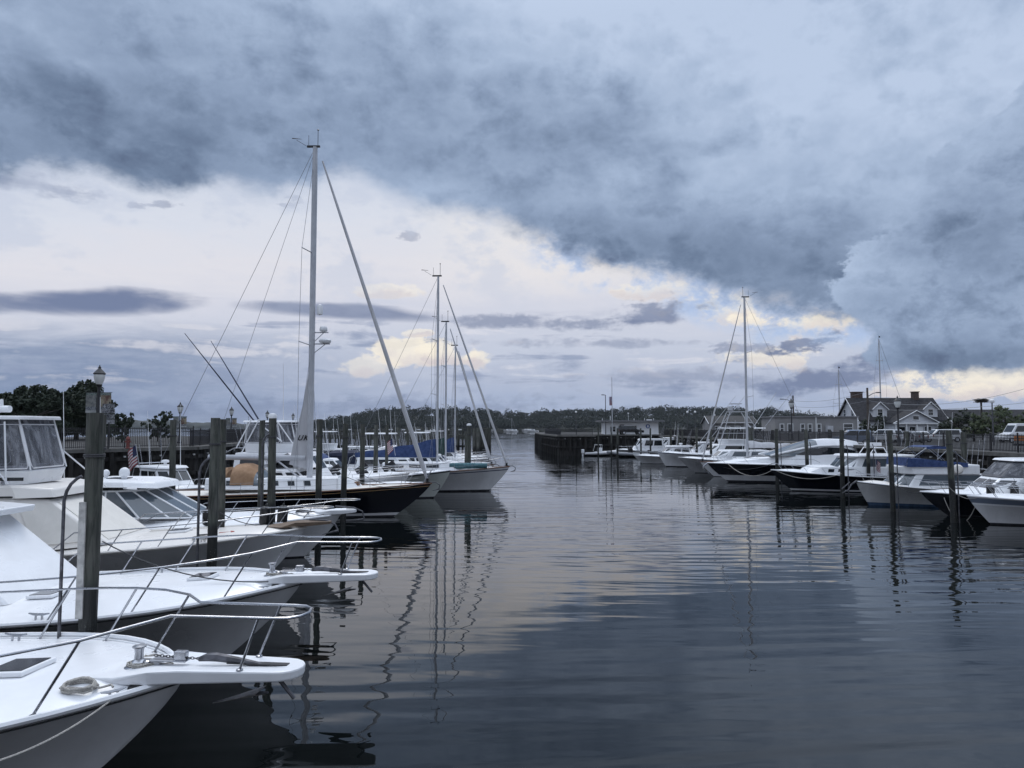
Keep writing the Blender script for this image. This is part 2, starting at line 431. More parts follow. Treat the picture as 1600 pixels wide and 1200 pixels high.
def leaf_mat(name, c1, c2):
    m = bpy.data.materials.new(name); m.use_nodes = True; nt = m.node_tree; V.nt = nt
    b = nt.nodes['Principled BSDF']; b.inputs['Roughness'].default_value = .7; b.inputs['Specular IOR Level'].default_value = .2
    g = nt.nodes.new('ShaderNodeNewGeometry')
    tc = nt.nodes.new('ShaderNodeTexCoord')
    n = vnoise(tc.outputs['Object'], .35, 3, .6)
    f = V(g.outputs['Random Per Island']) * .6 + sstep(n, .3, .7) * .4
    nt.links.new(cmix(c1, c2, f), b.inputs['Base Color'])
    return m
leaf_dark = leaf_mat('dark_green_leaves', (.014, .022, .016), (.04, .05, .032))
leaf_mid = leaf_mat('green_leaves', (.03, .045, .022), (.085, .10, .05))
leaf_far = leaf_mat('far_wood_leaves', (.011, .016, .013), (.022, .029, .022))
bark = mat('bark', (.05, .042, .035), .9, var=.5, scale=5, bump=.03, stretch=(1, 1, .3))

# ---------------------------------------------------------------- boat kit.  local axes: bow tip at x = 0 heading +x, waterline z = 0
class Hull:
    def __init__(s, L, B, fb, fs, over=1.2, entry=None, n=3.2, wl=.82, flare=1.7, camber=.12, drop=.05, wn=1.7, went=.8, shp=1.7):
        s.L, s.B, s.fb, s.fs, s.over, s.entry, s.n = L, B, fb, fs, over, entry or L * .5, n
        s.wl, s.flare, s.camber, s.drop, s.wn, s.went, s.shp = wl, flare, camber, drop, wn, went, shp
    def b(s, x):
        a = min(max(-x, 0.0), s.L)
        v = s.B / 2 * (1 - (1 - min(a / s.entry, 1)) ** s.n)
        t = a / s.L
        return v * (1 - .1 * max(0, (t - .6) / .4) ** 2) + .02
    def z(s, x):
        t = min(max(-x / s.L, 0), 1); return s.fs + (s.fb - s.fs) * (1 - t) ** s.shp
    def dz(s, x, y=0):
        b = max(s.b(x) - .04, .05); return s.z(x) - s.drop + s.camber * min(1, b) * max(0, 1 - (y / b) ** 2)
    def pt(s, t, k):
        kk = max(k, 0.0)
        o = s.over * (1 - kk) ** 1.25 - (.5 * k if k < 0 else 0)
        x = -(o + t * (s.L - o))
        bs = s.b(-t * s.L)
        bw = s.wl * s.B / 2 * (1 - (1 - min(t / s.went, 1)) ** s.wn) * (1 - .08 * max(0, (t - .6) / .4)) + .012
        h = s.z(-t * s.L)
        y = bw + (bs - bw) * kk ** s.flare if k >= 0 else bw * (1 + k * 1.2)
        return x, y, k * h
    def make(s, root, mats, bands, deckmat, rail=None, railr=.035, N=22):
        """bands: [(upper limit of height fraction, material index)]"""
        K = sorted(set([-.25, 0] + [round(i / 9, 4) for i in range(1, 10)] + [b for b, _ in bands if b < 1] + [1.0]))
        T = [(i / N) ** 1.7 for i in range(N + 1)]
        mb = MB()
        for side in (-1, 1):
            g = [[(lambda p: (p[0], side * p[1], p[2]))(s.pt(t, k)) for k in K] for t in T]
            for j in range(len(K) - 1):
                mid = (K[j] + K[j + 1]) / 2; mi = next(m for b, m in bands if mid <= b)
                vs = [g[i][jj] for i in range(N + 1) for jj in (j, j + 1)]
                fs = [((2 * i, 2 * i + 1, 2 * i + 3, 2 * i + 2) if side > 0 else (2 * i, 2 * i + 2, 2 * i + 3, 2 * i + 1)) for i in range(N)]
                mb.add(vs, fs, mi, True)
        # transom
        st = [s.pt(1, k) for k in K]
        for j in range(len(K) - 1):
            a, b2 = st[j], st[j + 1]; mid = (K[j] + K[j + 1]) / 2; mi = next(m for b, m in bands if mid <= b)
            mb.quad((a[0], a[1], a[2]), (a[0], -a[1], a[2]), (b2[0], -b2[1], b2[2]), (b2[0], b2[1], b2[2]), mi)
        # stem strip
        sp_ = [s.pt(0, k) for k in K]
        for j in range(len(K) - 1):
            a, b2 = sp_[j], sp_[j + 1]; mid = (K[j] + K[j + 1]) / 2; mi = next(m for b, m in bands if mid <= b)
            mb.quad((a[0], -a[1], a[2]), (a[0], a[1], a[2]), (b2[0], b2[1], b2[2]), (b2[0], -b2[1], b2[2]), mi)
        h = merge(mb.build('hull', mats, root))
        mb = MB(); C = [-1, -.8, -.6, -.4, -.2, 0, .2, .4, .6, .8, 1]
        vs = []
        for t in T:
            x = -t * s.L; b = max(s.b(x) - .03, .01)
            for c in C: vs.append((x - .03, c * b, s.dz(x, c * b)))
        n = len(C)
        mb.add(vs, [(i * n + k, (i + 1) * n + k, (i + 1) * n + k + 1, i * n + k + 1) for i in range(N) for k in range(n - 1)], 0, True)
        mb.build('deck', deckmat, root)
        if rail is not None:
            mb = MB()
            pa = [(-t * s.L, -s.b(-t * s.L) + railr * .3, s.z(-t * s.L)) for t in T[::-1]] + [(-t * s.L, s.b(-t * s.L) - railr * .3, s.z(-t * s.L)) for t in T[1:]]
            mb.tube(pa, railr, 6); mb.build('rub_rail', rail, root)
        return s

def merge(o, d=.0005):
    bm = bmesh.new(); bm.from_mesh(o.data); bmesh.ops.remove_doubles(bm, verts=bm.verts, dist=d)
    bmesh.ops.recalc_face_normals(bm, faces=bm.faces); bm.to_mesh(o.data); bm.free(); o.data.set_sharp_from_angle(angle=R(45)); return o

def ring(xb, xs, xf, wb, ws, wf, z, zf=None):
    zf = z if zf is None else zf
    return [Vector(p) for p in ((xb, -wb, z), (xs, -ws, z), (xf, -wf, zf), (xf, wf, zf), (xs, ws, z), (xb, wb, z))]
def house(root, name, m, lo, hi, bevel=.04, roof=True, crown=.0, label=None):
    mb = MB(); n = len(lo)
    q = [(lo[j], lo[(j + 1) % n], hi[(j + 1) % n], hi[j]) for j in range(n)]
    v = list(lo) + list(hi)
    fs = [(j, (j + 1) % n, n + (j + 1) % n, n + j) for j in range(n)]
    if roof: fs.append(tuple(range(n, 2 * n)))
    mb.add(v, fs)
    o = mb.build(name, m, root, bevel=bevel, label=label)
    return o, q
def windows(parent, q, specs, m=None, name='window', off=.012):
    """specs: (wall, u0, u1, v0, v1)"""
    for w, u0, u1, v0, v1 in specs:
        mb = MB(); mb.panel(q[w], u0, u1, v0, v1, off, .03); mb.build(name, m or glass, parent)

def bow_rail(root, H, tip, hw, s_end, h0, h1, lean=.3, inset=.12, r=.019, posts=(), pulpit=True, xroot=-.35, m=None, mid=False, split=True, zt=None, drop_end=True):
    """a rail round the bow: tip = how far ahead of the stem it reaches"""
    m = m or steel
    zt = zt if zt is not None else H.fb + h0
    half = []
    half += [(tip, 0, zt), (tip - hw * .15, hw * .6, zt), (tip - hw * .5, hw * .93, zt), (tip - hw, hw, zt)] if tip > 0 else [(tip, 0, zt), (tip - .12, .18, zt)]
    def side_pt(x, lift):
        b = max(H.b(x) - inset, .1); return (x + lean, b, H.z(x) + lift)
    if tip > 0: half.append((xroot + .35, hw + .02, zt))
    xs = [xroot + (-s_end - xroot) * i / 9 for i in range(1, 10)]
    for i, x in enumerate(xs): half.append(side_pt(x, h0 + (h1 - h0) * (i + 1) / 9))
    path = [(x, -y, z) for x, y, z in half[::-1]] + half[1:]
    if drop_end:
        ex = -s_end - .25
        path = [(ex, -(H.b(ex) - inset), H.dz(ex) - .0)] + path + [(ex, H.b(ex) - inset, H.dz(ex))]
    mb = MB(); mb.tube(path, r, 8)
    if mid: 
        p2 = [(x - lean * .5, y * 1.0, z - h1 * .5) for x, y, z in path[1:-1] if x < -.1]
        mb.tube([p for p in p2 if p[1] < 0], r * .7, 6); mb.tube([p for p in p2 if p[1] > 0], r * .7, 6)
    ra = mb.build('bow_rail', m, root)
    for x in posts:
        for sd in (-1, 1):
            if x > -.05:      # on the pulpit
                base = Vector((x - .16, sd * (hw - .06), H.fb + .2)); top = Vector((x + .1, sd * hw, zt))
            else:
                i = min(range(len(xs)), key=lambda k: abs(xs[k] - x)); lift = h0 + (h1 - h0) * (i + 1) / 9
                x = xs[i]
                p = side_pt(x, lift); b = max(H.b(x) - inset, .1); base = Vector((x - .12, sd * (b + .02), H.dz(x - .12, b) - .01)); top = Vector((p[0], sd * p[1], p[2]))
            q = MB()
            q.tube([base, top], r * .9, 6); q.lathe([(r * 2.4, 0), (r * 2.2, .012), (r * 1.1, .02)], base - Vector((0, 0, .004)), 8)
            q.build('stanchion', m, root)
    return ra

def pulpit(root, H, tip, w0, w1, th=.16, z=None, m=None, slot=True, taper=.05):
    z = H.fb + .19 if z is None else z
    side = [(-1.15, w0 * .9), (-.7, w0 * 1.15), (-.25, w0 * 1.1), (.1, w0 * .92), (tip - w1, w1)] + [(tip - w1 + w1 * math.sin(R(a)), w1 * math.cos(R(a))) for a in (22, 45, 67, 85)]
    out = side + [(x, -y) for x, y in side[::-1]]
    mb = MB(); n = len(out)
    def zb(x): return z - th - .06 * max(0, 1 - max(x, 0) / tip)
    def zt_(x, y): return z if x > -.5 else (H.dz(x, y) + (.01 if x < -1 else .05))
    vs = [(x, y, min(z, zt_(x, y))) for x, y in out] + [(x * .995, y * .93, zb(x)) for x, y in out]
    mb.add(vs, [tuple(range(n))[::-1], tuple(range(n, 2 * n))] + [(i, (i + 1) % n, n + (i + 1) % n, n + i) for i in range(n)])
    p = mb.build('pulpit', m or white, root, bevel=.025)
    if slot:
        mb = MB(); mb.box((tip * .62, 0, z + .004), (tip * .5, .10, .012)); mb.build('anchor_slot', blackp, p)
    return p, z

def hatch(root, H, x, y, sx, sy, m=None):
    z = H.dz(x, y); sl = math.atan2(H.dz(x + .2, y) - H.dz(x - .2, y), .4)
    mb = MB(); mb.box((x, y, z + .035), (sx, sy, .07), ry=-sl); h = mb.build('hatch', white, root, bevel=.02)
    mb = MB(); mb.box((x, y, z + .074), (sx * .84, sy * .84, .012), ry=-sl); mb.build('hatch_lid', tintlid, h, bevel=.004)
def cleat(root, x, y, z, rz=0, s=1.0, m=None):
    mb = MB(); c, sn = math.cos(rz), math.sin(rz)
    mb.tube([(x - c * .13 * s, y - sn * .13 * s, z + .075 * s), (x - c * .06 * s, y - sn * .06 * s, z + .062 * s), (x + c * .06 * s, y + sn * .06 * s, z + .062 * s), (x + c * .13 * s, y + sn * .13 * s, z + .075 * s)], [.009 * s, .016 * s, .016 * s, .009 * s], 6)
    for k in (-.04, .04): mb.tube([(x + c * k * s, y + sn * k * s, z - .01), (x + c * k * s, y + sn * k * s, z + .06 * s)], .013 * s, 6)
    mb.build('cleat', m or steel, root)
def windlass(root, H, x, y):
    z = H.dz(x, y)
    mb = MB(); mb.lathe([(.20, -.02), (.20, .03), (.16, .05), (.13, .06)], (x, y, z), 18); b = mb.build('windlass', steel, root)
    mb = MB(); mb.lathe([(.075, .05), (.10, .07), (.10, .09), (.06, .12), (.052, .20), (.062, .26), (.085, .275), (.085, .29), (.03, .30)], (x - .03, y, z), 16); mb.build('capstan_drum', steel, b)
    mb = MB(); mb.box((x + .19, y, z + .05), (.20, .12, .10)); mb.lathe([(.05, 0), (.05, .12), (.02, .13)], (x + .12, y - .06, z), 10); mb.build('chain_gypsy', steel, b)
def chain(root, a, b, m=None):
    a, b = Vector(a), Vector(b); d = (b - a); n = int(d.length / .042); mb = MB(); d.normalize(); s = d.cross(Vector((0, 0, 1))).normalized()
    for i in range(n):
        c = a + d * (i + .5) * .042; u = s if i % 2 else Vector((0, 0, 1))
        mb.tube([c + d * (.03 * math.cos(t)) + u * (.016 * math.sin(t)) for t in [2 * PI * k / 8 for k in range(8)]], .006, 5, closed=True)
    mb.build('anchor_chain', m or galv, root)
def coil(loc, r=.16, turns=4, label='', group=None, m=None, rr=.014):
    mb = MB(); pts = []
    rnd = random.Random(int(loc[0] * 991))
    for i in range(turns * 14):
        t = i / 14 * 2 * PI; k = i // 14
        pts.append(((r - .015 * (k % 3)) * (1.25 + rnd.uniform(-.06, .06)) * math.cos(t) + rnd.uniform(-.01, .01), (r - .02 * (k % 2)) * .8 * math.sin(t) + rnd.uniform(-.012, .012), .016 + .024 * (k // 2) + rnd.uniform(0, .018)))
    pts += [(r * 1.5 + .05 * j, .04 * j * math.sin(j), .02) for j in range(4)]
    mb.tube(pts, rr, 6)
    o = mb.build('rope_coil', m or rope_m, None, loc); return tag(o, label, 'rope', group)
def fender(loc, label, r=.13, h=.6, tilt=(0, 0), group='black boat fenders'):
    t = thing('fender', label, 'fender', loc, 0, group); t.rotation_euler = (tilt[0], tilt[1], 0)
    mb = MB(); mb.lathe([(.03, 0), (r * .6, .02), (r * .92, .07), (r, .14), (r, h - .14), (r * .92, h - .07), (r * .55, h - .02), (.035, h), (.03, h + .06)], n=14); mb.build('body', rubber, t)
    mb = MB(); mb.tube([(0, 0, h + .04), (.02, .0, h + .22), (.0, .02, h + .36)], .009, 5); mb.build('lanyard', rope_d, t)
    return t
def line(name, a, b, drop, r, m, label, group='mooring lines'):
    mb = MB(); mb.tube(sag(a, b, drop, 14), r, 6); return tag(mb.build(name, m, None), label, 'rope', group)
def flag(root, base, h, w, ht, tilt=0):
    mb = MB(); b = Vector(base); top = b + Vector((tilt, 0, h)); mb.tube([b, top], .015, 6); mb.build('flagstaff', alu, root)
    mb = MB(); n = 10; vs = []; 
    for i in range(n + 1):
        u = i / n
        for j in range(14):
            v = j / 13; vs.append((top.x - u * w * .55 - v * tilt * .3, top.y + .06 * math.sin(u * 7 + v * 2), top.z - v * ht - u * w * .55))
    fs = []; mi = []
    for i in range(n):
        for j in range(13):
            mb.add([vs[i * 14 + j], vs[i * 14 + j + 1], vs[(i + 1) * 14 + j + 1], vs[(i + 1) * 14 + j]], [(0, 1, 2, 3)], 2 if (j < 7 and i < 4) else (j % 2))
    mb.build('flag', [mat('flag_red', (.24, .04, .05), .8), mat('flag_white', (.5, .5, .51), .8), mat('flag_blue', (.025, .03, .08), .8)], root)

def to_world(root, p):
    return Matrix.Translation(root.location) @ Matrix.Rotation(root.rotation_euler.z, 4, 'Z') @ Vector(p)

# ---------------------------------------------------------------- the boats
HB = [(0.03, 1), (1.0, 0)]                    # thin dark boot line at the water
def new_boat(name, label, cat, px, py, zb, d=None, rz=0.0, group=None):
    p = onz(px, py, zb) if d is None else at(px, py, d)
    return thing(name, label, cat, (p.x, p.y, 0), R(rz), group)

def supports(root, name, segs, r, m):
    if name in ('roof_support', 'hardtop_leg', 'hardtop_brace'):
        for a, b in segs: mb = MB(); mb.tube([a, b], r, 6); o = mb.build(name, m, root)
        return o
    mb = MB()
    for a, b in segs: mb.tube([a, b], r, 6)
    return mb.build(name, m, root)

def flybridge(root, x0, x1, w, z0, zc, zr, mode='vinyl', roofm=None, over=.25, base_x1=None, wallm=None, rake=.35, top_in=.12, frames=True):
    """coaming from x0 (aft) to x1 (forward), standing at z0; coaming top zc, roof underside zr"""
    wallm = wallm or white
    lo = ring(x0, x1 - .7, x1, w, w * .95, w * .55, z0)
    hi = ring(x0 - .05, x1 - .75 + .15, x1 + .12, w * 1.03, w, w * .58, zc)
    house(root, 'flybridge_coaming', wallm, lo, hi, .04, True)
    hi2 = [Vector((p.x, p.y, zc + .005)) for p in hi]
    tp = ring(x0, x1 - .75 - rake, x1 - rake, w * (1 - top_in), w * (1 - top_in), w * .55, zr)
    n = 6
    q = [(hi2[j], hi2[(j + 1) % n], tp[(j + 1) % n], tp[j]) for j in range(n)]
    if mode == 'vinyl':
        for j in (0, 1, 2, 3, 4):
            parts_ = 2 if j in (0, 4) else 1
            for k in range(parts_):
                mb = MB(); mb.panel(q[j], k / parts_ + .02, (k + 1) / parts_ - .02, .0, 1, .004, .008); mb.build('clear_curtain', vinyl_m, root)
                fr = MB()
                def P(u, v, qq=q[j]): A, B, C, D = qq; return (A * (1 - u) + B * u) * (1 - v) + (D * (1 - u) + C * u) * v
                u0, u1 = k / parts_ + .03, (k + 1) / parts_ - .03
                c = [P(u0 + (.06 if a in (0, 3) else 0), v) for a, v in ((0, .03),)] 
                loop = [P(u0 + .05, .03), P(u1 - .05, .03), P(u1 - .01, .09), P(u1, .2), P(u1, .9), P(u0, .9), P(u0, .2), P(u0 + .01, .09)]
                fr.tube(loop, .022, 6, closed=True); fr.build('curtain_border', whitec, root)
    if frames:
        supports(root, 'roof_support', [(hi2[j], tp[j]) for j in range(6)], .025, steel if mode != 'vinyl' else plastic)
    rf = ring(x0 - over, x1 - .65 - rake + over, x1 - rake + over, w * (1 - top_in) + .08, w * (1 - top_in) + .08, w * .6, zr)
    rt = [Vector((p.x * 1, p.y * .95, p.z + .11)) for p in rf]
    house(root, 'hardtop', roofm or white, rf, rt, .04, True)
    mb = MB(); mb.panel((rf[5], rf[4], rf[1], rf[0]), 0, 1, 0, 1, 0, .01); 
    return q

def radome(parent, x, y, z, r=.3, h=.25, m=None, ped=.12):
    mb = MB(); mb.lathe([(r * .4, -ped), (r * .4, 0), (r * .9, .01), (r, .05), (r, h * .6), (r * .8, h * .9), (r * .3, h)], (x, y, z), 16); return mb.build('radar_dome', m or plastic, parent)
def satdome(parent, x, y, z, r=.2):
    mb = MB(); mb.lathe([(r * .5, -.1), (r * .6, 0), (r * .95, .02), (r, r * .8)] + [(r * math.cos(R(a)), r * .8 + r * math.sin(R(a))) for a in (25, 50, 75, 88)], (x, y, z), 14); return mb.build('satellite_dome', plastic, parent)
def antenna(parent, a, b, r=.012, m=None):
    mb = MB(); mb.tube([a, b], [r * 1.6, r * .6], 6); return mb.build('antenna', m or plastic, parent)

# --- two white sport fishing boats with bow pulpits, nearest on the left
def sport_fisher(label, px, py, zb, rz, rails, hatches, L=12.0):
    t = new_boat('sport_fishing_boat', label, 'motorboat', px, py, zb, None, rz)
    H = Hull(L, 4.9, zb, 1.2, 1.75, 6.2, 3.9, .72, 1.9, .22, .06, 1.6, .85).make(t, [hullwhite, boot], HB, white, white, .04)
    mb = MB()      # thin black tubes painting in the shadow gap below the rub rail
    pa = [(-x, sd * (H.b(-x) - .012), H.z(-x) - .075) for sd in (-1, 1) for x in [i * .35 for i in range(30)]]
    mb.tube(pa[:30], .012, 5); mb.tube(pa[30:], .012, 5); mb.build('painted_shadow_gap', blackp, t)
    for sd in (-1, 1): mb = MB(); mb.tube([(-x, sd * (H.b(-x) - .075), H.dz(-x, H.b(-x) - .075) + .012) for x in [.25 + i * .35 for i in range(30)]], .016, 5); mb.build('toe_rail', plastic, t)
    p, z = pulpit(t, H, 1.62, .40, .29, .125)
    bow_rail(t, H, 1.68, .33, 6.6, .86, .74, .42, .13, .019, rails)
    for h in hatches: hatch(t, H, *h)
    windlass(t, H, -.62, .02)
    mb = MB(); mb.box((-.2, 0, z + .012), (.5, .16, .02)); mb.box((-.05, .0, z + .07), (.16, .1, .12)); mb.build('bow_roller', steel, t, bevel=.01)
    chain(t, (-.42, 0, z + .06), (.25, 0, z + .035))
    mb = MB(); mb.tube([(.2, 0, z + .03), (.32, 0, z + .06), (.45, 0, z + .065), (.75, 0, z + .03), (1.15, 0, z - .03), (1.5, 0, z - .42)], [.03, .055, .06, .045, .03, .025], 8)
    mb.tube([(1.15, 0, z - .36), (1.0, 0, z - .38), (.45, .0, z - .50)], [.02, .05, .012], 6, flat=.5)
    mb.add([(1.05, -.17, z - .33), (1.05, .17, z - .33), (.40, .02, z - .52), (.40, -.02, z - .52), (.95, 0, z - .42)], [(0, 1, 4), (1, 2, 4), (2, 3, 4), (3, 0, 4), (0, 3, 2, 1)])
    mb.build('anchor', galv, t)
    cleat(t, -.55, -.62, H.dz(-.55, -.62), R(50), 1.1); cleat(t, -.55, .62, H.dz(-.55, .62), R(-50), 1.1)
    for sd in (-1, 1): cleat(t, -4.2, sd * 2.1, H.dz(-4.2, sd * 2.1), 0, 1.5)
    mb = MB(); mb.lathe([(.075, 0), (.085, .01), (.07, .03), (.0, .034)], (-.42, -.40, H.dz(-.42, -.40)), 14); mb.build('deck_pipe', blackp, t)
    mb = MB(); mb.box((-.66, -.36, H.dz(-.66, -.36) + .01), (.1, .06, .03)); mb.build('foot_switch', blackp, t)
    # superstructure well aft, blank white front
    lo = ring(-10.6, -7.0, -5.4, 1.95, 1.9, 1.25, H.dz(-6, 1.9) - .02, H.dz(-5.4, 0) - .05)
    hi = ring(-10.4, -8.3, -7.25, 1.75, 1.65, 1.1, 3.05, 3.0)
    o, q = house(t, 'cabin', white, lo, hi, .06)
    windows(t, q, [(0, .1, .9, .42, .88), (4, .1, .9, .42, .88)], glass)
    lo = ring(-10.5, -7.9, -6.75, 1.85, 1.75, 1.2, 3.06); hi = ring(-10.5, -7.9, -6.7, 1.85, 1.78, 1.22, 3.2)
    house(t, 'flybridge_floor', white, lo, hi, .04)
    flybridge(t, -10.2, -7.6, 1.55, 3.21, 3.85, 5.2)
    return t, H
l1, H1 = sport_fisher('nearest white sport fishing boat with steel bow rail, pulpit, windlass and square foredeck hatch', 288, 1056, 1.75, -6, (1.05, -.2, -1.2, -2.4, -3.6, -4.9), [(-2.35, .0, .62, .62)])
l2, H2 = sport_fisher('second white sport fishing boat with two foredeck hatches, behind the nearest pulpit', 472, 907, 1.75, -2, (1.05, -.2, -1.2, -2.4, -3.6, -4.9), [(-2.2, .15, .5, .5), (-5.0, -.75, .55, .5)])
def on1(x, y, dz=0): return to_world(l1, (x, y, H1.dz(x, y) + dz))
def on2(x, y, dz=0): return to_world(l2, (x, y, H2.dz(x, y) + dz))
coil(on1(-1.0, -.62, -.012), .17, 6, 'grey rope coiled on the nearest white foredeck beside the open deck edge').rotation_euler.x = .17
coil(on1(-.72, .42, .0), .09, 4, 'small tight rope coil on the nearest foredeck behind the steel capstan')
coil(on1(-.58, .0, .045), .16, 4, 'dark grey rope wound round the capstan of the nearest white boat', None, rope_m, .012)
coil(on2(-.58, .0, .045), .15, 4, 'grey rope wound round the capstan of the second white boat', None, rope_m, .012)
line('mooring_line', on1(-.5, -.66, .05), at(-60, 1205, 7.0), .12, .013, rope_m, 'pale dock line hanging from the nearest boat bow cleat down its grey side')

# --- third: cream flybridge boat
t = l3 = new_boat('flybridge_boat', 'cream flybridge motorboat with clear curtains round its bridge and a sloping blank front', 'motorboat', 478, 824, 1.85, None, 3)
H3 = Hull(12.6, 4.5, 1.85, 1.25, 1.5, 6.6, 3.2, .75, 1.7, .22, .06).make(t, [hullwhite, boot], HB, cream, cream, .04)
p, z = pulpit(t, H3, .8, .30, .18, .07, None, mat('weathered_teak', (.17, .12, .085), .7, var=.4, scale=6, stretch=(.3, 3, 3)), False)
bow_rail(t, H3, .85, .26, 6.2, .62, .6, .3, .12, .018, (-.2, -1.2, -2.4, -3.6, -4.9), m=steel)
hatch(t, H3, -3.9, .1, .6, .6)
cleat(t, -2.6, -1.5, H3.dz(-2.6, -1.5), R(20), 1.3); cleat(t, -1.0, .5, H3.dz(-1, .5), R(30), 1.2)
mb = MB(); mb.tube([(.1, 0, z + .05), (.6, 0, z + .03), (.9, 0, z - .1), (1.0, 0, z - .3)], .03, 6); mb.tube([(1.0, 0, z - .3), (.5, 0, z - .42)], [.05, .01], 6); mb.build('anchor', galv, t)
zd = H3.dz(-6, 1.5)
lo = ring(-11.6, -7.3, -5.3, 1.95, 1.9, 1.35, zd - .05, H3.dz(-5.3, 0) - .05); hi = ring(-11.4, -7.9, -7.1, 1.8, 1.72, 1.3, 3.0, 2.92)
o, q = house(t, 'cabin', cream, lo, hi, .06)
windows(t, q, [(0, .08, .93, .45, .86), (4, .08, .93, .45, .86)])
mb = MB(); mb.panel(q[2], .06, .94, .08, .9, .02, .03); mb.panel(q[1], .1, .92, .1, .9, .02, .03); mb.panel(q[3], .08, .9, .1, .9, .02, .03); mb.build('windscreen_cover', ivory, t)
mb = MB(); mb.tube([hi[0] + Vector((0, -.02, 0)), hi[1] + Vector((0, -.03, 0)), hi[2] + Vector((.03, 0, 0)), hi[3] + Vector((.03, 0, 0)), hi[4] + Vector((0, .03, 0)), hi[5]], .03, 6); mb.build('cover_track', blackp, t)
lo = ring(-11.5, -7.75, -6.9, 1.85, 1.75, 1.35, 2.96); hi = ring(-11.5, -7.95, -7.0, 1.8, 1.7, 1.3, 3.32, 3.2)
house(t, 'flybridge_floor', cream, lo, hi, .05)
q = flybridge(t, -11.2, -8.0, 1.6, 3.3, 3.72, 5.22, 'vinyl', whitec, .2, rake=.3)
mb = MB(); mb.box((-8.1, -1.63, 3.5), (.9, .03, .10)); mb.build('vent_slot', glass, t)
supports(t, 'hardtop_brace', [((-9.6, -1.5, 5.1), (-8.0, -1.72, 3.36)), ((-8.35, -1.45, 5.15), (-8.05, -1.74, 3.36)), ((-8.3, 1.5, 4.2), (-7.0, 1.75, 3.0))], .024, plastic)
mb = MB(); mb.tube([(-8.9, -1.2, 3.42), (-8.5, -1.25, 3.40)], [.05, .05], 8); mb.lathe([(.02, 0), (.1, .02), (.1, .05)], (-8.95, -1.2, 3.38), 10); mb.tube([(-8.5, -1.25, 3.4), (-8.38, -1.26, 3.4)], [.05, .12], 10); mb.build('horn', steel, t)
mb = MB(); mb.tube([(-10.9, -.2, 5.55), (-9.0, -.2, 5.55)], [.14, .12], 10, flat=.9); mb.box((-10, -.2, 5.42), (.35, .35, .2)); mb.tube([(-9.3, -.2, 5.6), (-9.25, -.2, 5.85)], [.1, .04], 8); mb.build('radar_scanner', plastic, t, bevel=.02)
antenna(t, (-8.4, 1.8, 2.9), (-8.55, 1.8, 6.2))
for (x, y, lab) in ((-1.75, 1.55, 'black fender hanging on the cream boat rail, left of the pair by the galvanised pole'), (-1.1, 1.3, 'black fender hanging on the cream boat rail, right of the pair beside the piling')):
    p = to_world(l3, (x, y, H3.dz(x, y) + .05)); fender(p, lab, .17, .66, (R(3), R(6)))
mb = MB(); mb.tube([(0, 0, .03), (.55, .25, .04)], .02, 6); mb.tube([(.55, .25, .04), (.85, .38, .05)], .035, 6, mi=1); mb.tube([(.85, .38, .05), (1.35, .62, .05)], .018, 6, mi=1); mb.box((.9, .4, .06), (.1, .22, .06), .45, 1)
p = to_world(l3, (-3.0, -.9, H3.dz(-3.0, -.9))); tag(mb.build('boat_hook', [blackp, mat('red_handle', (.35, .05, .03), .5)], None, p), 'red and black boat hook lying on the cream foredeck', 'boat hook')
coil(to_world(l3, (-2.75, -1.25, H3.dz(-2.75, -1.25))), .2, 5, 'pale rope coil lying on the cream foredeck beside a cleat')

# --- fourth: white express cruiser with hardtop
t = l4 = new_boat('express_cruiser', 'white express cruiser with hardtop, raked framed windscreen and two satellite domes', 'motorboat', 532, 803, 1.65, None, -1)
H4 = Hull(11.0, 4.0, 1.65, 1.2, 1.4, 6.0, 3.4, .72, 1.7, .34, .05).make(t, [hullwhite, boot], HB, white, plastic, .04)
pulpit(t, H4, .62, .36, .26, .12)
bow_rail(t, H4, .75, .30, 6.4, .55, .55, .3, .12, .016, (-.2, -1.2, -2.4, -3.6, -4.9), mid=True)
mb = MB(); mb.tube([(-.2, 0, 1.95), (.5, 0, 1.9), (.85, 0, 1.75), (.92, 0, 1.45)], .028, 6); mb.tube([(.9, 0, 1.45), (.35, 0, 1.38)], [.05, .012], 6); mb.build('anchor', galv, t)
zd = H4.dz(-5.6, 0)
lo = ring(-9.3, -7.0, -5.3, 1.65, 1.55, .9, 1.66, zd - .02); hi = ring(-8.6, -8.0, -7.2, 1.45, 1.35, .8, 2.62)
n = 6; q = [(lo[j], lo[(j + 1) % n], hi[(j + 1) % n], hi[j]) for j in range(n)]
for j, us in ((0, (0, .45, 1)), (1, (0, .55, 1)), (2, (0, .5, 1)), (3, (0, .45, 1)), (4, (0, .55, 1))):
    for a, b in zip(us, us[1:]):
        mb = MB(); mb.panel(q[j], a + .03, b - .03, .04, .96, .004, .012); mb.build('windscreen_pane', greyglass, t)
segs = [(lo[j], hi[j]) for j in range(6)] + [(lo[j], lo[j + 1]) for j in range(5)] + [(hi[j], hi[j + 1]) for j in range(5)]
for j, us in ((0, .45), (1, .55), (2, .5), (3, .45), (4, .55)): segs.append((lo[j].lerp(lo[j + 1], us), hi[j].lerp(hi[j + 1], us)))
supports(t, 'windscreen_frame', segs, .035, white)
lo2 = ring(-9.9, -7.6, -6.65, 1.6, 1.55, 1.0, 2.78, 2.70); hi2 = ring(-9.8, -7.7, -6.8, 1.5, 1.45, .9, 3.0, 2.92)
house(t, 'hardtop', white, lo2, hi2, .07)
mb = MB(); mb.box((-8.7, .1, 3.01), (.7, .6, .03)); mb.build('roof_hatch', tintlid, t)
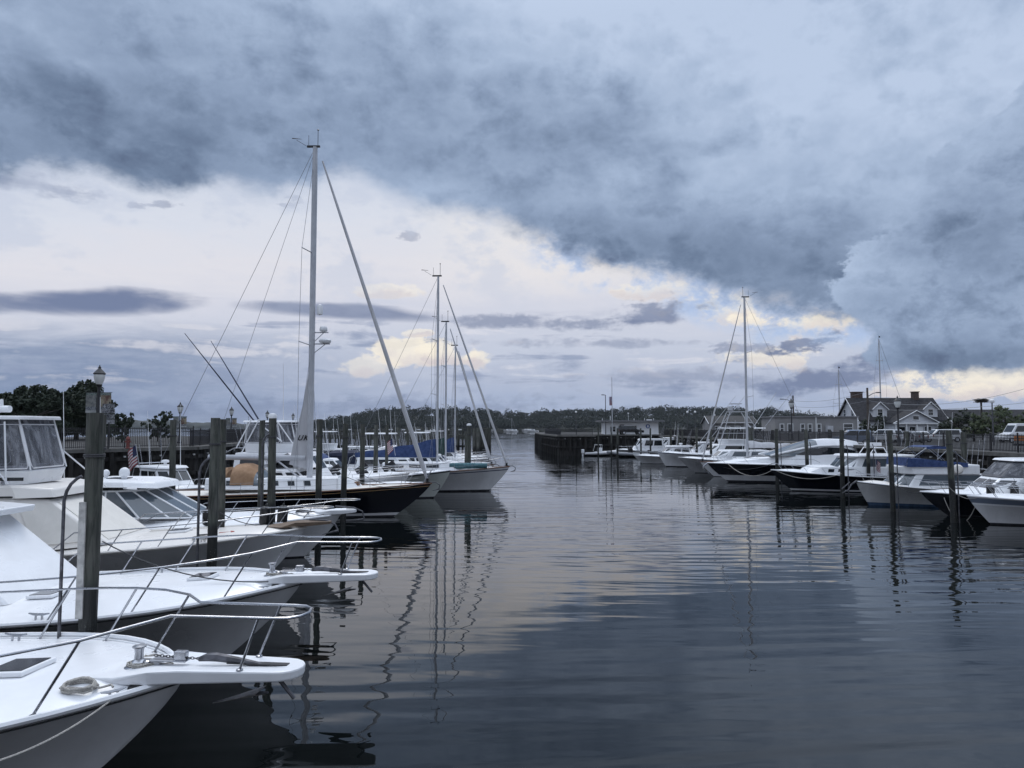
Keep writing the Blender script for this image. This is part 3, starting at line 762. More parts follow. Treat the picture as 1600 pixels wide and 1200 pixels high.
supports(t, 'hardtop_leg', [((-9.6, sd * 1.45, 2.8), (-9.3, sd * 1.6, 1.6)) for sd in (-1, 1)] + [((-8.9, sd * 1.4, 2.8), (-8.2, sd * 1.55, 1.7)) for sd in (-1, 1)], .03, blackp)
satdome(t, -8.35, -.2, 3.1, .19); satdome(t, -9.3, .2, 3.1, .13)
antenna(t, (-9.9, .8, 2.8), (-10.0, .8, 6.2)); 
for x, y, lab in ((-4.4, -1.75, 'black fender upright on the white express cruiser rail beside the pale piling'),):
    fender(to_world(l4, (x, y, H4.dz(x, y) + .02)), lab, .16, .62)
coil(to_world(l4, (-1.3, -.55, H4.dz(-1.3, -.55))), .2, 4, 'dark rope heap on the white express cruiser foredeck near its bow', None, rope_d, .022)

# --- sailing yachts
def yacht(name, label, px, py, d, rz, L, B, fb, fs, hm, bands, over, deckm, mast_x, mast_h, mr, colors, boom=None, cover=None, spreads=(), furl=.07, rail_m=None, entry=None, cover_h=.6, cockpit=True, back=None, foot=0, shroudy=None, cabin=(0, 0), wspec=(), masthead=True):
    p = at(px, py, d); t = thing(name, label, 'sailboat', (p.x, p.y, 0), R(rz), 'sailing yachts')
    H = Hull(L, B, fb, fs, over, entry or L * .55, 2.0, .80, 1.25, .10, .04, 1.35, .95, 1.6).make(t, hm, bands, deckm, rail_m or teak, .045)
    if cabin[1]:
        a, b = cabin; w = B * .28
        lo = ring(b, a - .9, a, w * 1.12, w, w * .4, H.dz(a, w) - .03); hi = ring(b, a - 1.1, a - .45, w, w * .85, w * .33, H.dz(a, 0) + .50, H.dz(a, 0) + .40)
        o, q = house(t, 'cabin', white, lo, hi, .05); windows(t, q, [(0, u0, u1, .35, .78) for u0, u1 in wspec] + [(4, 1 - u1, 1 - u0, .35, .78) for u0, u1 in wspec])
    zb = H.dz(mast_x, 0)
    mb = MB(); hs = [zb, zb + (mast_h - zb) * .5, zb + (mast_h - zb) * .9, mast_h]
    mb.tube([(mast_x, 0, h) for h in hs], [mr, mr, mr * .95, mr * .8], 12, flat=.62)
    ma = mb.build('mast', alu, t)
    sy = shroudy or B * .44
    wr = MB(); zc = H.z(mast_x)
    for i, (h, w) in enumerate(spreads):
        mb = MB(); mb.tube([(mast_x - .35, -w, h + .1), (mast_x, 0, h), (mast_x - .35, w, h + .1)], .04, 6, flat=.6); mb.build('spreader', alu, ma)
    for sd in (-1, 1):
        pts = [(mast_x - .1, sd * sy, zc)] + [(mast_x - .35, sd * w, h + .1) for h, w in spreads] + [(mast_x, 0, mast_h - .2)]
        wr.tube(pts, .012, 5)
        for h, w in spreads[:1]: wr.tube([(mast_x - .5, sd * sy * .95, zc), (mast_x, 0, h)], .010, 5)
    bk = back if back is not None else -L + .2
    wr.tube([(mast_x, 0, mast_h), (bk, -.25 if L > 14 else 0, H.z(bk) + .1)], .013, 5)
    if L > 14: wr.tube([(mast_x - .05, 0, mast_h - .3), (bk + 2.3, 1.5, H.z(bk) + .1)], .011, 5)
    wr.build('standing_rigging', wire, t)
    mb = MB(); a = Vector((-.25, 0, H.fb + .25)); b = Vector((mast_x + .25, 0, mast_h - .25))
    mb.tube([a, a.lerp(b, .04), a.lerp(b, .3), a.lerp(b, .8), a.lerp(b, .97)], [furl * .6, furl * 1.25, furl * 1.15, furl * .75, furl * .45], 8); fs_ = mb.build('furled_headsail', sailc, t)
    mb = MB(); mb.lathe([(.05, 0), (.16, .02), (.16, .05), (.08, .07), (.08, .17), (.15, .19), (.15, .22), (.05, .24)], (a.x + .02, 0, a.z - .2), 12); mb.build('furling_drum', blackp, fs_)
    if masthead:
        mb = MB(); mb.box((mast_x - .1, 0, mast_h + .06), (.75, .12, .10)); mb.tube([(mast_x - .4, .05, mast_h + .1), (mast_x - .4, .05, mast_h + .75)], .012, 5); mb.tube([(mast_x + .15, 0, mast_h + .1), (mast_x + .15, 0, mast_h + 1.0)], .018, 5)
        mb.tube([(mast_x - .55, 0, mast_h + .12), (mast_x - 1.1, 0, mast_h + .45)], .012, 5); mb.tube([(mast_x - 1.35, 0, mast_h + .55), (mast_x - .8, 0, mast_h + .5)], [.03, .012], 5); mb.lathe([(.02, 0), (.07, .03), (.02, .08)], (mast_x + .15, 0, mast_h + 1.0), 8); mb.build('masthead_instruments', blackp, ma)
    if boom:
        x1, z1 = boom; mb = MB(); mb.tube([(mast_x - .25, 0, z1), (x1, 0, z1 + .05)], [.13, .12], 10, flat=1.25); bo = mb.build('boom', alu, t)
        if cover:
            rings = []
            n = 10
            for i in range(n + 1):
                u = i / n; x = mast_x - .1 + (x1 - mast_x + .1) * u; hh = cover_h * (1 - u) ** 1.4 + .30 + .06 * math.sin(u * 17); w = .17 - .06 * u
                rings.append([(x, -w, z1 - .1), (x, -w * 1.15, z1 + hh * .4), (x, -.03, z1 + hh), (x, .03, z1 + hh), (x, w * 1.15, z1 + hh * .4), (x, w, z1 - .1)])
            mb = MB(); mb.loft(rings); mb.build('sail_cover', cover, bo)
    # pulpit and lifelines
    mb = MB()
    for h in (.62, .32):
        for sd in (-1, 1):
            mb.tube([(x, sd * (H.b(x) - .07), H.z(x) + h) for x in [-.7 - i * (L * .92 - .7) / 12 for i in range(13)]], .007 if h < .7 else .01, 5)
    mb.build('lifelines', wire, t)
    mb = MB(); mb.tube([(-1.6, -(H.b(-1.6) - .07), H.z(-1.6)), (-1.5, -(H.b(-1.5) - .07), H.z(-1.5) + .66), (-.6, -.35, H.fb + .7), (.1, -.16, H.fb + .74), (.2, 0, H.fb + .74), (.1, .16, H.fb + .74), (-.6, .35, H.fb + .7), (-1.5, H.b(-1.5) - .07, H.z(-1.5) + .66), (-1.6, H.b(-1.6) - .07, H.z(-1.6))], .018, 6)
    for sd in (-1, 1): mb.tube([(-.45, sd * .32, H.fb - .02), (.0, sd * .2, H.fb + .73)], .016, 6)
    mb.build('bow_rail', steel, t)
    for i in range(1, 8):
        x = -1.5 - i * (L * .92 - 1.5) / 8; q2 = MB()
        for sd in (-1, 1): q2.tube([(x, sd * (H.b(x) - .07), H.z(x) - .03), (x, sd * (H.b(x) - .07), H.z(x) + .64)], .013, 5)
        q2.build('stanchion', steel, t)
    mb = MB(); mb.tube([(-.3, .0, H.fb + .05), (.25, .0, H.fb + .06), (.48, 0, H.fb - .1), (.42, 0, H.fb - .32), (.05, 0, H.fb - .42)], [.03, .03, .035, .05, .01], 6); mb.build('anchor', galv, t)
    return t, H

l5, H5 = yacht('sailing_yacht', 'large navy hulled sailing yacht with the tallest mast, tan spray hood and varnished teak rail', 674, 757, 40.0, -1, 16.2, 4.4, 1.85, 1.25, [navy, boot, hullwhite], [(.05, 1), (.13, 2), (.17, 0), (1, 0)], 2.1, ivory, -6.85, 21.1, .25, None,
    boom=(-12.6, 3.25), spreads=((9.6, 1.25), (14.9, 1.0)), furl=.105, cabin=(-3.9, -12.2), wspec=((.04, .12), (.16, .27), (.36, .42), (.50, .55), (.62, .67), (.74, .79)), cockpit=True)
t = l5
mb = MB(); mb.tube([(0 - .1 - x, sd * (H5.b(-.1 - x) + .01), H5.z(-.1 - x) - .14) for sd in (-1,) for x in [i * .5 for i in range(30)]], .018, 5); mb.tube([(-.1 - x, (H5.b(-.1 - x) + .01), H5.z(-.1 - x) - .14) for x in [i * .5 for i in range(30)]], .018, 5); mb.build('gold_stripe', mat('gold_leaf', (.26, .16, .07), .4, .4), t)
mx = -6.85
mb = MB(); mb.add([(mx - .12, .05, 2.6), (mx - 1.15, .06, 2.9), (mx - .9, .06, 4.3), (mx - .45, .05, 6.2), (mx - .16, .04, 8.0), (mx - .12, -.05, 2.6), (mx - 1.15, -.06, 2.9), (mx - .9, -.06, 4.3), (mx - .45, -.05, 6.2), (mx - .16, -.04, 8.0)],
    [(0, 1, 2, 3, 4), (9, 8, 7, 6, 5), (0, 5, 6, 1), (1, 6, 7, 2), (2, 7, 8, 3), (3, 8, 9, 4)]); sl = mb.build('mainsail_clew', sailc, t)
fc = bpy.data.curves.new('sail_maker_mark', 'FONT'); fc.body = 'UK'; fc.size = .40; fc.space_character = 1.25; fc.extrude = .004; fc.shear = .4; fc.offset = .012; fc.materials.append(blackp)
fo = bpy.data.objects.new('sail_maker_mark', fc); COL.objects.link(fo); fo.parent = t; fo.location = (mx - .72, -.075, 4.25); fo.rotation_euler = (PI / 2, 0, 0)
bpy.context.view_layer.update(); me_ = bpy.data.meshes.new_from_object(fo.evaluated_get(bpy.context.evaluated_depsgraph_get())); bpy.data.objects.remove(fo)
fo = bpy.data.objects.new('sail_maker_mark', me_); COL.objects.link(fo); fo.parent = t; fo.location = (mx - .72, -.075, 4.25); fo.rotation_euler = (PI / 2, 0, 0)
for z0, dx in ((9.7, .75), (10.35, .65), (11.35, .42)):
    mb = MB()
    if z0 < 11:
        mb.tube([(mx + .15, 0, z0), (mx + dx + .28, 0, z0)], .04, 6); mb.tube([(mx + .15, 0, z0 - .5), (mx + dx, 0, z0 - .03)], .025, 6); br = mb.build('radar_bracket', alu, t)
        radome(br, mx + dx, 0, z0 + .06, .34 if z0 < 10 else .22, .24 if z0 < 10 else .3, None, .02)
    else:
        mb.lathe([(.06, 0), (.17, .05), (.18, .45), (.12, .58), (.03, .62)], (mx + dx, 0, z0), 12); mb.build('radar_reflector', plastic, t)
rings = []      # spray hood
for i in range(7):
    u = i / 6; x = -8.9 - 1.9 * u; hh = (.25 + .98 * math.sin(min(1, u * 1.35) * PI / 2)) if u < .99 else 1.18; w = 1.25 + .1 * u
    rings.append([(x, w * math.cos(R(a)), H5.dz(-10.5, 0) + .42 + (hh - .1) * max(0, math.sin(R(a))) ** .7) for a in range(0, 181, 15)])
mb = MB(); mb.loft(rings[2:], 0, True, False, False); mb.build('spray_hood', tan, t)
mb = MB(); mb.loft(rings[:3], 0, True, False, False); mb.build('hood_window', greyglass, t)
rings = [[(x, 1.1 * math.cos(R(a)), H5.dz(-13, 0) + .35 + (k) * max(0, math.sin(R(a))) ** .6) for a in range(0, 181, 20)] for x, k in ((-11.2, .9), (-11.3, 1.05), (-11.65, 1.0), (-11.75, .3))]
mb = MB(); mb.loft(rings, 0, True, False, True); mb.build('cockpit_cover', tan, t)
mb = MB(); mb.tube([(mx - .25, 0, 1.9), (mx - 1.9, 0, 3.15)], [.05, .05], 8); mb.build('boom_vang', alu, t)
mb = MB(); mb.box((mx + 1.6, 0, H5.dz(-5, 0) + .5), (1.1, .9, .1)); mb.box((mx + 2.5, -.2, H5.dz(-4, 0) + .16), (.7, .5, .22), mi=1); mb.build('deck_hatch', [white, teak], t, bevel=.02)
mb = MB(); mb.lathe([(.06, 0), (.17, .02), (.17, .16), (.06, .18)], (mx + 1.9, -.5, H5.dz(-4.9, 0) + .5), 12); mb.build('dorade_vent', white, t)

l8, H8 = yacht('sailing_yacht', 'white sailing yacht with blue sail cover and bow reaching furthest into the channel', 796, 730, 56.0, -2, 13.2, 4.0, 1.9, 1.3, [hullwhite, boot, mat('navy_stripe', (.02, .03, .08), .3)], [(.06, 1), (.86, 0), (.90, 2), (1, 0)], 1.6, white, -5.7, 17.0, .155, None,
    boom=(-12.2, 2.7), cover=bluec, spreads=((7.5, 1.0), (11.8, .85)), furl=.08, rail_m=teak, cabin=(-3.3, -9.8), wspec=((.1, .3), (.38, .55), (.62, .8)), cover_h=1.05)
mb = MB(); mb.tube([(-1.7, -.8, H8.dz(-1.7, -.8) + .25), (-4.6, -.85, H8.dz(-4, -.85) + .33)], [.22, .24], 10); o = mb.build('rolled_dinghy', [mat('teal_canvas', (.06, .16, .19), .7, var=.4, scale=5)], None, (0, 0, 0))
o.matrix_world = Matrix.Translation(l8.location) @ Matrix.Rotation(l8.rotation_euler.z, 4, 'Z'); tag(o, 'rolled teal bundle lying on the white yacht foredeck', 'dinghy')
l9, H9 = yacht('sailing_yacht', 'white sailing yacht with green mast cover and second mast in the left row', 772, 708, 66.0, -1, 11.5, 3.6, 1.5, 1.1, [hullwhite, boot], HB, 1.4, white, -4.5, 14.8, .15, None,
    boom=(-9.0, 2.5), cover=mat('dark_green_canvas', (.02, .05, .045), .8, var=.3), spreads=((7.0, .9), (10.6, .7)), furl=.09, cabin=(-3, -8.5), wspec=((.15, .4), (.5, .75)), cover_h=1.2)
l10, H10 = yacht('sailing_yacht', 'smaller white sailing yacht with bright blue cover on the shortest mast of the left row', 768, 702, 76.0, 0, 10.5, 3.3, 1.4, 1.0, [hullwhite, boot], HB, 1.3, white, -3.9, 13.7, .13, None,
    boom=(-8.5, 2.4), cover=bluec, spreads=((7.0, .8),), furl=.09, cabin=(-2.8, -7.5), wspec=((.2, .45), (.55, .8)), cover_h=1.2)

# --- generic motor cruisers for the rows behind
def cruiser(name, label, px, py, d, rz, L=10.5, B=3.6, fb=1.5, fs=1.0, kind='fly', hm=None, bands=None, deckm=None, canvas=None, side=glass, house_x=-4.0, group='motorboats in the left row', over=1.2, zf=None, cat='motorboat', railh=.55, tower=False, n=3.0, flare=1.6, wv=(.42, .86)):
    p = at(px, py, d); t = thing(name, label, cat, (p.x, p.y, 0), R(rz), group)
    H = Hull(L, B, fb, fs, over, L * .55, n, .76, flare, .22, .04).make(t, hm or [hullwhite, boot], bands or HB, deckm or white, plastic, .04, 16)
    bow_rail(t, H, 0, .2, L * .5, railh, railh, .25, .12, .014, (-1.2, -2.4, -3.6), split=False)
    hx = house_x; w = B * .40; zd = H.dz(hx - 1, w)
    top = zf or zd + 1.25
    lo = ring(-L + 1.4, hx - 1.2, hx, w, w * .97, w * .6, zd - .06); hi = ring(-L + 1.6, hx - 2.0, hx - 1.25, w * .92, w * .88, w * .55, top)
    o, q = house(t, 'cabin', white, lo, hi, .05)
    windows(t, q, [(w_, a_, b_, wv[0], wv[1]) for w_, a_, b_ in ((0, .1, .48), (0, .54, .92), (4, .1, .48), (4, .54, .92), (1, .12, .88), (2, .06, .48), (2, .52, .94), (3, .12, .88))], side)
    rnd_ = random.Random(int(px * 3 + d))
    for k in range(2): antenna(t, (-L * .62 - k * .5, (-1) ** k * w * .8, top), (-L * .62 - .3 - k * .6, (-1) ** k * w * .85, top + rnd_.uniform(2.2, 4.6)), .014)
    mb = MB(); mb.tube([(-L + .7, -w - .1, 1.0), (-L + 1.0, -w, top), (-L + 1.6, -w, top + .3), (-L + 1.6, w, top + .3), (-L + 1.0, w, top), (-L + .7, w + .1, 1.0)], .03, 6); [mb.tube([(-L + 1.6, y, top + .2), (-L + 1.3, y * 1.1, top + 1.5 + .3 * k)], .02, 5) for k, y in enumerate((-.9, -.3, .4, 1.0))]; mb.build('rod_rack', steel, t)
    if kind in ('fly', 'flyopen'):
        flybridge(t, -L + 2.2, hx - 2.2, w * .85, top + .02, top + .6, top + 1.95, 'vinyl' if kind == 'fly' else 'open', canvas or white, rake=.2)
    elif kind == 'hard':
        lo = ring(-L + 1.0, hx - 1.8, hx - 1.0, w * .98, w * .95, w * .6, top + .01); hi = ring(-L + 1.1, hx - 1.85, hx - 1.1, w * .94, w * .9, w * .55, top + .13); house(t, 'hardtop', canvas or white, lo, hi, .04)
        radome(t, hx - 3, .2, top + .3, .25, .2)
    elif kind == 'canvas':
        rings = [[(x, w * .98 * math.cos(R(a)), top - .1 + k * max(0, math.sin(R(a))) ** .6) for a in range(0, 181, 20)] for x, k in ((hx - 1.9, .15), (hx - 2.3, .5), (-L + 2.5, .5), (-L + 1.4, .1))]
        mb = MB(); mb.loft(rings, 0, True, False, True); mb.build('canvas_top', canvas or bluec, t)
        mb = MB(); mb.panel(q[0], .02, .9, .36, .97, .03, .04); mb.panel(q[4], .1, .98, .36, .97, .03, .04); mb.build('canvas_side', canvas or bluec, t)
    return t, H, q, top
# left row, behind the navy yacht
t, H, q, top = cruiser('flybridge_boat', 'white flybridge boat behind the tan spray hood, with clear curtained bridge and raised outriggers', 640, 747, 47, -1, 12.5, 4.6, 2.0, 1.3, 'fly', house_x=-5.2, zf=3.35)
mb = MB()
ot = MB()
for sd, (ax, ay), (bx, by) in ((-1, (404, 668), (287, 520)), (1, (405, 660), (326, 532))):
    a = at(ax, ay, 46.3 if sd < 0 else 48); b = at(bx, by, 44.0 if sd < 0 else 50)
    ot = MB(); ot.tube([a - t.location, (a.lerp(b, .5)) - t.location, b - t.location], [.055, .045, .02], 6); ot.build('outrigger', mat('dark_blue_tube', (.03, .035, .06), .3, .5), t)
for a, b in (((368, 700), (392, 655)), ((374, 712), (404, 655)), ((434, 660), (462, 700)), ((412, 668), (440, 690))):
    mb.tube([at(*a, 45.4) - t.location, at(*b, 45.4) - t.location], .04, 6)
mb.build('bridge_ladder', white, t)
antenna(t, at(442, 690, 46) - t.location, at(442, 568, 46) - t.location, .02)
t, H, q, top = cruiser('motor_cruiser', 'white cruiser with peaked white awning and black screens just beyond the navy yacht foredeck', 660, 752, 44.5, -1, 11.0, 3.6, 1.55, 1.1, 'none', [greenhull, boot, blackp], [(.05, 1), (.93, 0), (1, 2)], house_x=-6.4, zf=2.4, side=blackc)
mb = MB(); zt = 2.45
mb.loft([[(-6.9, -1.5, zt), (-6.9, 1.5, zt)], [(-8.3, -.5, zt + .95), (-8.3, .5, zt + .95)], [(-9.8, -1.5, zt), (-9.8, 1.5, zt)]], 0, False, False, False); mb.build('awning', whitec, t)
mb = MB(); mb.lathe([(.05, 0), (.2, .02), (.2, .06), (.05, .08)], (0, 0, 0), 14); o = mb.build('lifebuoy', white, None); tag(o, 'white lifebuoy ring hung on the black awning screen', 'lifebuoy'); p = at(534, 746, 42.8); o.location = p; o.rotation_euler = (PI / 2, 0, 0)
t, H, q, top = cruiser('motor_cruiser', 'grey sided open boat with black outboard covers between navy and white yachts', 704, 742, 50.5, -1, 12.5, 4.0, 1.95, 1.2, 'none', [greenhull, boot, blackp], [(.05, 1), (.93, 0), (1, 2)], house_x=-7.5, zf=2.3, side=greyglass)
for k in range(3):
    mb = MB(); x = -4.2 - k * 1.9; mb.box((x, -.9, H.dz(x, -.9) + .55), (.9, .35, .42), 0, 0, R(-35)); mb.box((x + .35, -.9, H.dz(x, -.9) + .2), (.25, .2, .5), 0, 0, R(-35)); mb.build('folded_chair', blackc, t, bevel=.03)
flag(t, at(617, 712, 52) - t.location, 1.3, .7, .9, -.25)
# far left, tied to the left bulkhead
t, H, q, top = cruiser('fishing_boat', 'small grey work boat with white hardtop lying close to the dark left bulkhead', 330, 725, 44, -35, 8.0, 2.8, 1.3, .9, 'hard', [grey_shade_hull, boot], HB, white, white, house_x=-2.6)
# rows further out
specs = [
 ('motor_cruiser', 'blue canvas topped cruiser left of the grey sided boat', 612, 726, 58, 'canvas', bluec, 10.0, -3.4),
 ('motor_cruiser', 'white cruiser with navy bridge canvas just below the timber pier', 650, 716, 66, 'canvas', mat('navy_canvas', (.015, .02, .05), .8, var=.3), 10.0, -3.2),
 ('flybridge_boat', 'white flybridge boat with radar, level with the furled white yacht headsail', 735, 716, 61, 'flyopen', white, 11.0, -4.2),
 ('motor_cruiser', 'low white hardtop cruiser, nearest of the white bows behind the paired channel piling', 768, 714, 64, 'hard', white, 9.5, -3.6),
 ('flybridge_boat', 'white flybridge boat with open bridge behind the green mast cover', 768, 707, 71, 'flyopen', white, 10.5, -4.0),
 ('motor_cruiser', 'white cruiser with black canvas top beyond the green mast cover', 766, 700, 81, 'canvas', blackc, 10.0, -3.4),
 ('motor_cruiser', 'white hardtop cruiser second from the pier end', 766, 695, 88, 'hard', white, 10.0, -3.4),
 ('flybridge_boat', 'white flybridge boat lying nearest the end of the timber pier', 764, 690, 96, 'flyopen', whitec, 10.5, -4.0),
 ('motor_cruiser', 'white cruiser with white canvas top inside the pier, left of the masts', 690, 700, 84, 'canvas', whitec, 9.0, -3.0),
 ('motor_cruiser', 'white hardtop cruiser moored inside the pier under its deck lamps', 640, 700, 90, 'hard', white, 9.0, -3.0),
 ('flybridge_boat', 'white flybridge boat furthest inside the timber pier', 600, 702, 84, 'flyopen', white, 10.0, -3.6)]
for nm, lab, px, py, d, kind, cv, L, hx in specs:
    cruiser(nm, lab, px, py, d, random.uniform(-3, 2), L, 3.3, 1.45, 1.0, kind, canvas=cv, house_x=hx)

# ---- right row, bows towards the channel
G = 'motorboats in the right row'
t, H, q, top = cruiser('express_cruiser', 'white express cruiser with blue grey stripe, nearest boat on the right', 1512, 783, 37, 176, 12.0, 4.0, 1.45, 1.2, 'none', [hullwhite, boot, mat('blue_grey_stripe', (.16, .19, .25), .3), white], [(.06, 1), (.70, 0), (.76, 3), (.95, 2), (1, 3)], house_x=-4.3, zf=2.4, group=G, side=glass, over=1.1)
rr1 = t
bow_rail(t, H, .0, .2, 5.5, .65, .65, .35, .1, .02, (-1.2, -2.4, -3.6), split=True)
mb = MB(); mb.tube([(-6.5, -1.5, 2.3), (-7.2, -1.35, 3.9), (-7.2, 1.35, 3.9), (-6.5, 1.5, 2.3)], .09, 8, flat=2.0); ar = mb.build('radar_arch', white, t); radome(ar, -7.0, .2, 4.15, .32, .26); antenna(ar, (-7.2, 1.2, 3.9), (-6.3, 1.2, 6.3), .015)
t, H, q, top = cruiser('express_cruiser', 'black hulled express cruiser with white deck and grey screened cockpit on the right', 1438, 771, 40.5, 178, 11.5, 4.0, 1.35, 1.15, 'none', [navy, boot], [(.05, 1), (1, 0)], house_x=-2.7, zf=2.2, group=G, side=greyc, over=1.5, n=2.6)
rr2 = t; HR2 = H
lo = ring(-8.5, -5.0, -3.9, 1.5, 1.45, .9, 2.22); hi = ring(-8.4, -5.5, -4.7, 1.4, 1.35, .8, 3.1, 3.05); o, q2 = house(t, 'cockpit_screen', greyc, lo, hi, .06)
windows(t, q2, [(4, .05, .48, .1, .9), (4, .52, .95, .1, .9), (3, .1, .9, .12, .88), (2, .05, .95, .12, .88)], vinyl_m, 'screen_window')
lo = ring(-8.9, -5.5, -4.6, 1.5, 1.45, .9, 3.11); hi = ring(-8.8, -5.55, -4.7, 1.45, 1.4, .85, 3.22); house(t, 'hardtop', white, lo, hi, .04)
radome(t, -6.5, .5, 3.95, .42, .3, None, .1); mb = MB(); mb.tube([(-7.1, .5, 3.2), (-6.5, .5, 3.9)], .1, 8); mb.box((-6.1, .6, 3.62), (.9, .5, .14)); mb.build('radar_mast', white, t, bevel=.03)
satdome(t, -7.8, -.2, 3.4, .3)
for x, y, lab in ((-4.1, 1.70, 'left one of the paired round black fenders on the black hulled cruiser foredeck'), (-4.85, 1.75, 'right one of the paired round black fenders on the black hulled cruiser foredeck'), (-2.9, 1.6, 'single black fender hanging ahead of the pair on the black hulled cruiser')):
    fender(to_world(rr2, (x, y, HR2.dz(x, y) + .05)), lab, .2, .6)
line('mooring_line', to_world(rr2, (-.8, .9, 1.1)), to_world(rr1, (-1.0, -1.0, 1.0)), 1.2, .018, rope_m, 'pale dock line looping from the black hulled cruiser to its white neighbour')
# trawler with blue bimini
t, H, q, top = cruiser('cabin_cruiser', 'white cabin cruiser with shaded white sides, blue bottom paint and small blue bimini', 1338, 752, 46, 177, 11.5, 3.9, 1.5, 1.0, 'none', [mat('shaded_white_topsides', (.5, .5, .5), .3, var=.15, scale=.8), bluebot, blackp], [(.13, 1), (.95, 0), (1, 2)], cream, house_x=-2.4, zf=2.08, group=G, side=greyglass, over=1.0, wv=(.16, .92))  # white topsides with their shade mixed into the base colour
rr3 = t; H_3 = H; t.scale = (.74, .9, 1)
lo = ring(-9.4, -4.0, -3.3, 1.5, 1.45, .9, 2.07); hi = ring(-9.4, -3.8, -3.1, 1.5, 1.45, .9, 2.65, 2.5); house(t, 'flybridge_coaming', white, lo, hi, .05)
mb = MB(); mb.loft([[(-3.4, 1.5, 2.55), (-3.4, -1.5, 2.55)], [(-3.5, 1.5, 3.05), (-3.5, -1.5, 3.05)], [(-6, 1.5, 2.95), (-6, -1.5, 2.95)], [(-8.4, 1.45, 2.75), (-8.4, -1.45, 2.75)]], 0, False, False, False); mb.panel(((-8.4, 1.54, 2.5), (-3.4, 1.54, 2.5), (-3.5, 1.54, 3.06), (-8.4, 1.5, 2.76)), 0, 1, 0, 1, -.0, .03); mb.build('bridge_cover', bluec, t)
bt = MB(); bt.loft([[(x, 1.3 * s_, 3.72 + .1 * math.sin(u * PI)) for s_ in (1, .5, 0, -.5, -1)] for x, u in ((-5.2, 0), (-5.8, .35), (-6.5, .65), (-7.1, 1))], 0, True, False, False); bt.panel(((-7.1, 1.32, 3.62), (-5.2, 1.32, 3.62), (-5.2, 1.32, 3.76), (-7.1, 1.32, 3.76)), 0, 1, 0, 1, 0, .03); bi = bt.build('bimini', bluec, t)
for s_ in (-1, 1):
    for a, b in (((-5.2, 3.72), (-6.4, 2.9)), ((-7.1, 3.72), (-5.9, 2.9)), ((-7.1, 3.68), (-8.6, 2.7)), ((-5.2, 3.68), (-3.6, 2.9))):
        mb = MB(); mb.tube([(a[0], s_ * 1.3, a[1]), (b[0], s_ * 1.45, b[1])], .022, 6); mb.build('bimini_frame', steel, t)
mb = MB(); mb.tube([(.0, .1, 1.55), (.5, .12, 1.3), (.75, .1, .95), (1.3, .1, .75)], [.07, .06, .05, .02], 6); mb.tube([(.5, -.1, 1.45), (1.2, -.1, 1.0)], .04, 6); mb.build('anchor', galv, t)
mb = MB(); mb.box((-2.6, .4, H.dz(-2.6, .4) + .35), (.12, .6, .7), 0, 0, R(-18)); mb.build('hatch_lid', greyglass, t, bevel=.02)
mb = MB(); rings = [[(x, 0 + r * math.cos(R(a)), r * .95 * math.sin(R(a))) for a in range(0, 360, 24)] for x, r in ((-.2, .06), (-.17, .24), (-.06, .32), (.09, .33), (.17, .26), (.2, .06))]; mb.loft(rings); o = mb.build('round_buoy', cream, None, at(1496, 733, 44.3)); o.rotation_euler.z = R(75); tag(o, 'big round white buoy hung at the back of the blue topped cruiser', 'buoy')
line('mooring_line', to_world(rr3, (-.6, .6, 1.5)), at(1480, 800, 45), .5, .016, rope_m, 'pale dock line slanting down the shaded side of the blue topped cruiser')
# navy picnic boat
t, H, q, top = cruiser('lobster_yacht', 'navy hulled boat with white pilothouse, three small side windows and white boot stripe', 1205, 735, 56, 178, 12.0, 4.0, 1.65, 1.1, 'none', [navy, boot, hullwhite], [(.05, 1), (.13, 2), (1, 0)], house_x=-4.3, zf=2.75, group=G, side=greyglass, over=1.6, railh=.5, wv=(.3, .88))
rr4 = t; H_4 = H
lo = ring(-8.2, -3.2, -2.2, 1.70, 1.55, .8, H.dz(-4, 1.4) - .1); hi = ring(-8.2, -3.4, -2.7, 1.68, 1.45, .7, H.dz(-4, 0) + .42, H.dz(-4, 0) + .25); o, q2 = house(t, 'trunk_cabin', white, lo, hi, .05)
windows(t, q2, [(4, .10 + k * .15, .19 + k * .15, .35, .72) for k in range(3)] + [(0, .52 + k * .15, .61 + k * .15, .35, .72) for k in range(3)], glass, 'side_window')
lo = ring(-11.0, -6.0, -5.2, 1.65, 1.6, 1.0, 2.76); hi = ring(-10.9, -6.1, -5.3, 1.6, 1.5, .9, 2.89); house(t, 'hardtop', white, lo, hi, .04)
mb = MB(); mb.tube([(-8.6, .9, 2.85), (-8.3, .9, 3.4), (-7.6, .9, 3.4), (-7.2, .9, 2.85)], .04, 6); mb.tube([(-8.6, -.9, 2.85), (-8.3, -.9, 3.4), (-7.6, -.9, 3.4), (-7.2, -.9, 2.85)], .04, 6); mb.box((-7.9, 0, 3.65), (1.2, .35, .25)); mb.tube([(-8.3, .9, 3.4), (-8.3, -.9, 3.4)], .04, 6); mb.tube([(-7.9, 0, 3.4), (-7.9, 0, 3.55)], .08, 6); mb.build('radar_arch', white, t, bevel=.03)
antenna(t, (-8.4, 1.2, 2.85), (-8.2, 1.2, 6.0), .018)
flag(t, (-7.2, 1.9, 1.2), 1.4, .55, .8, 0)
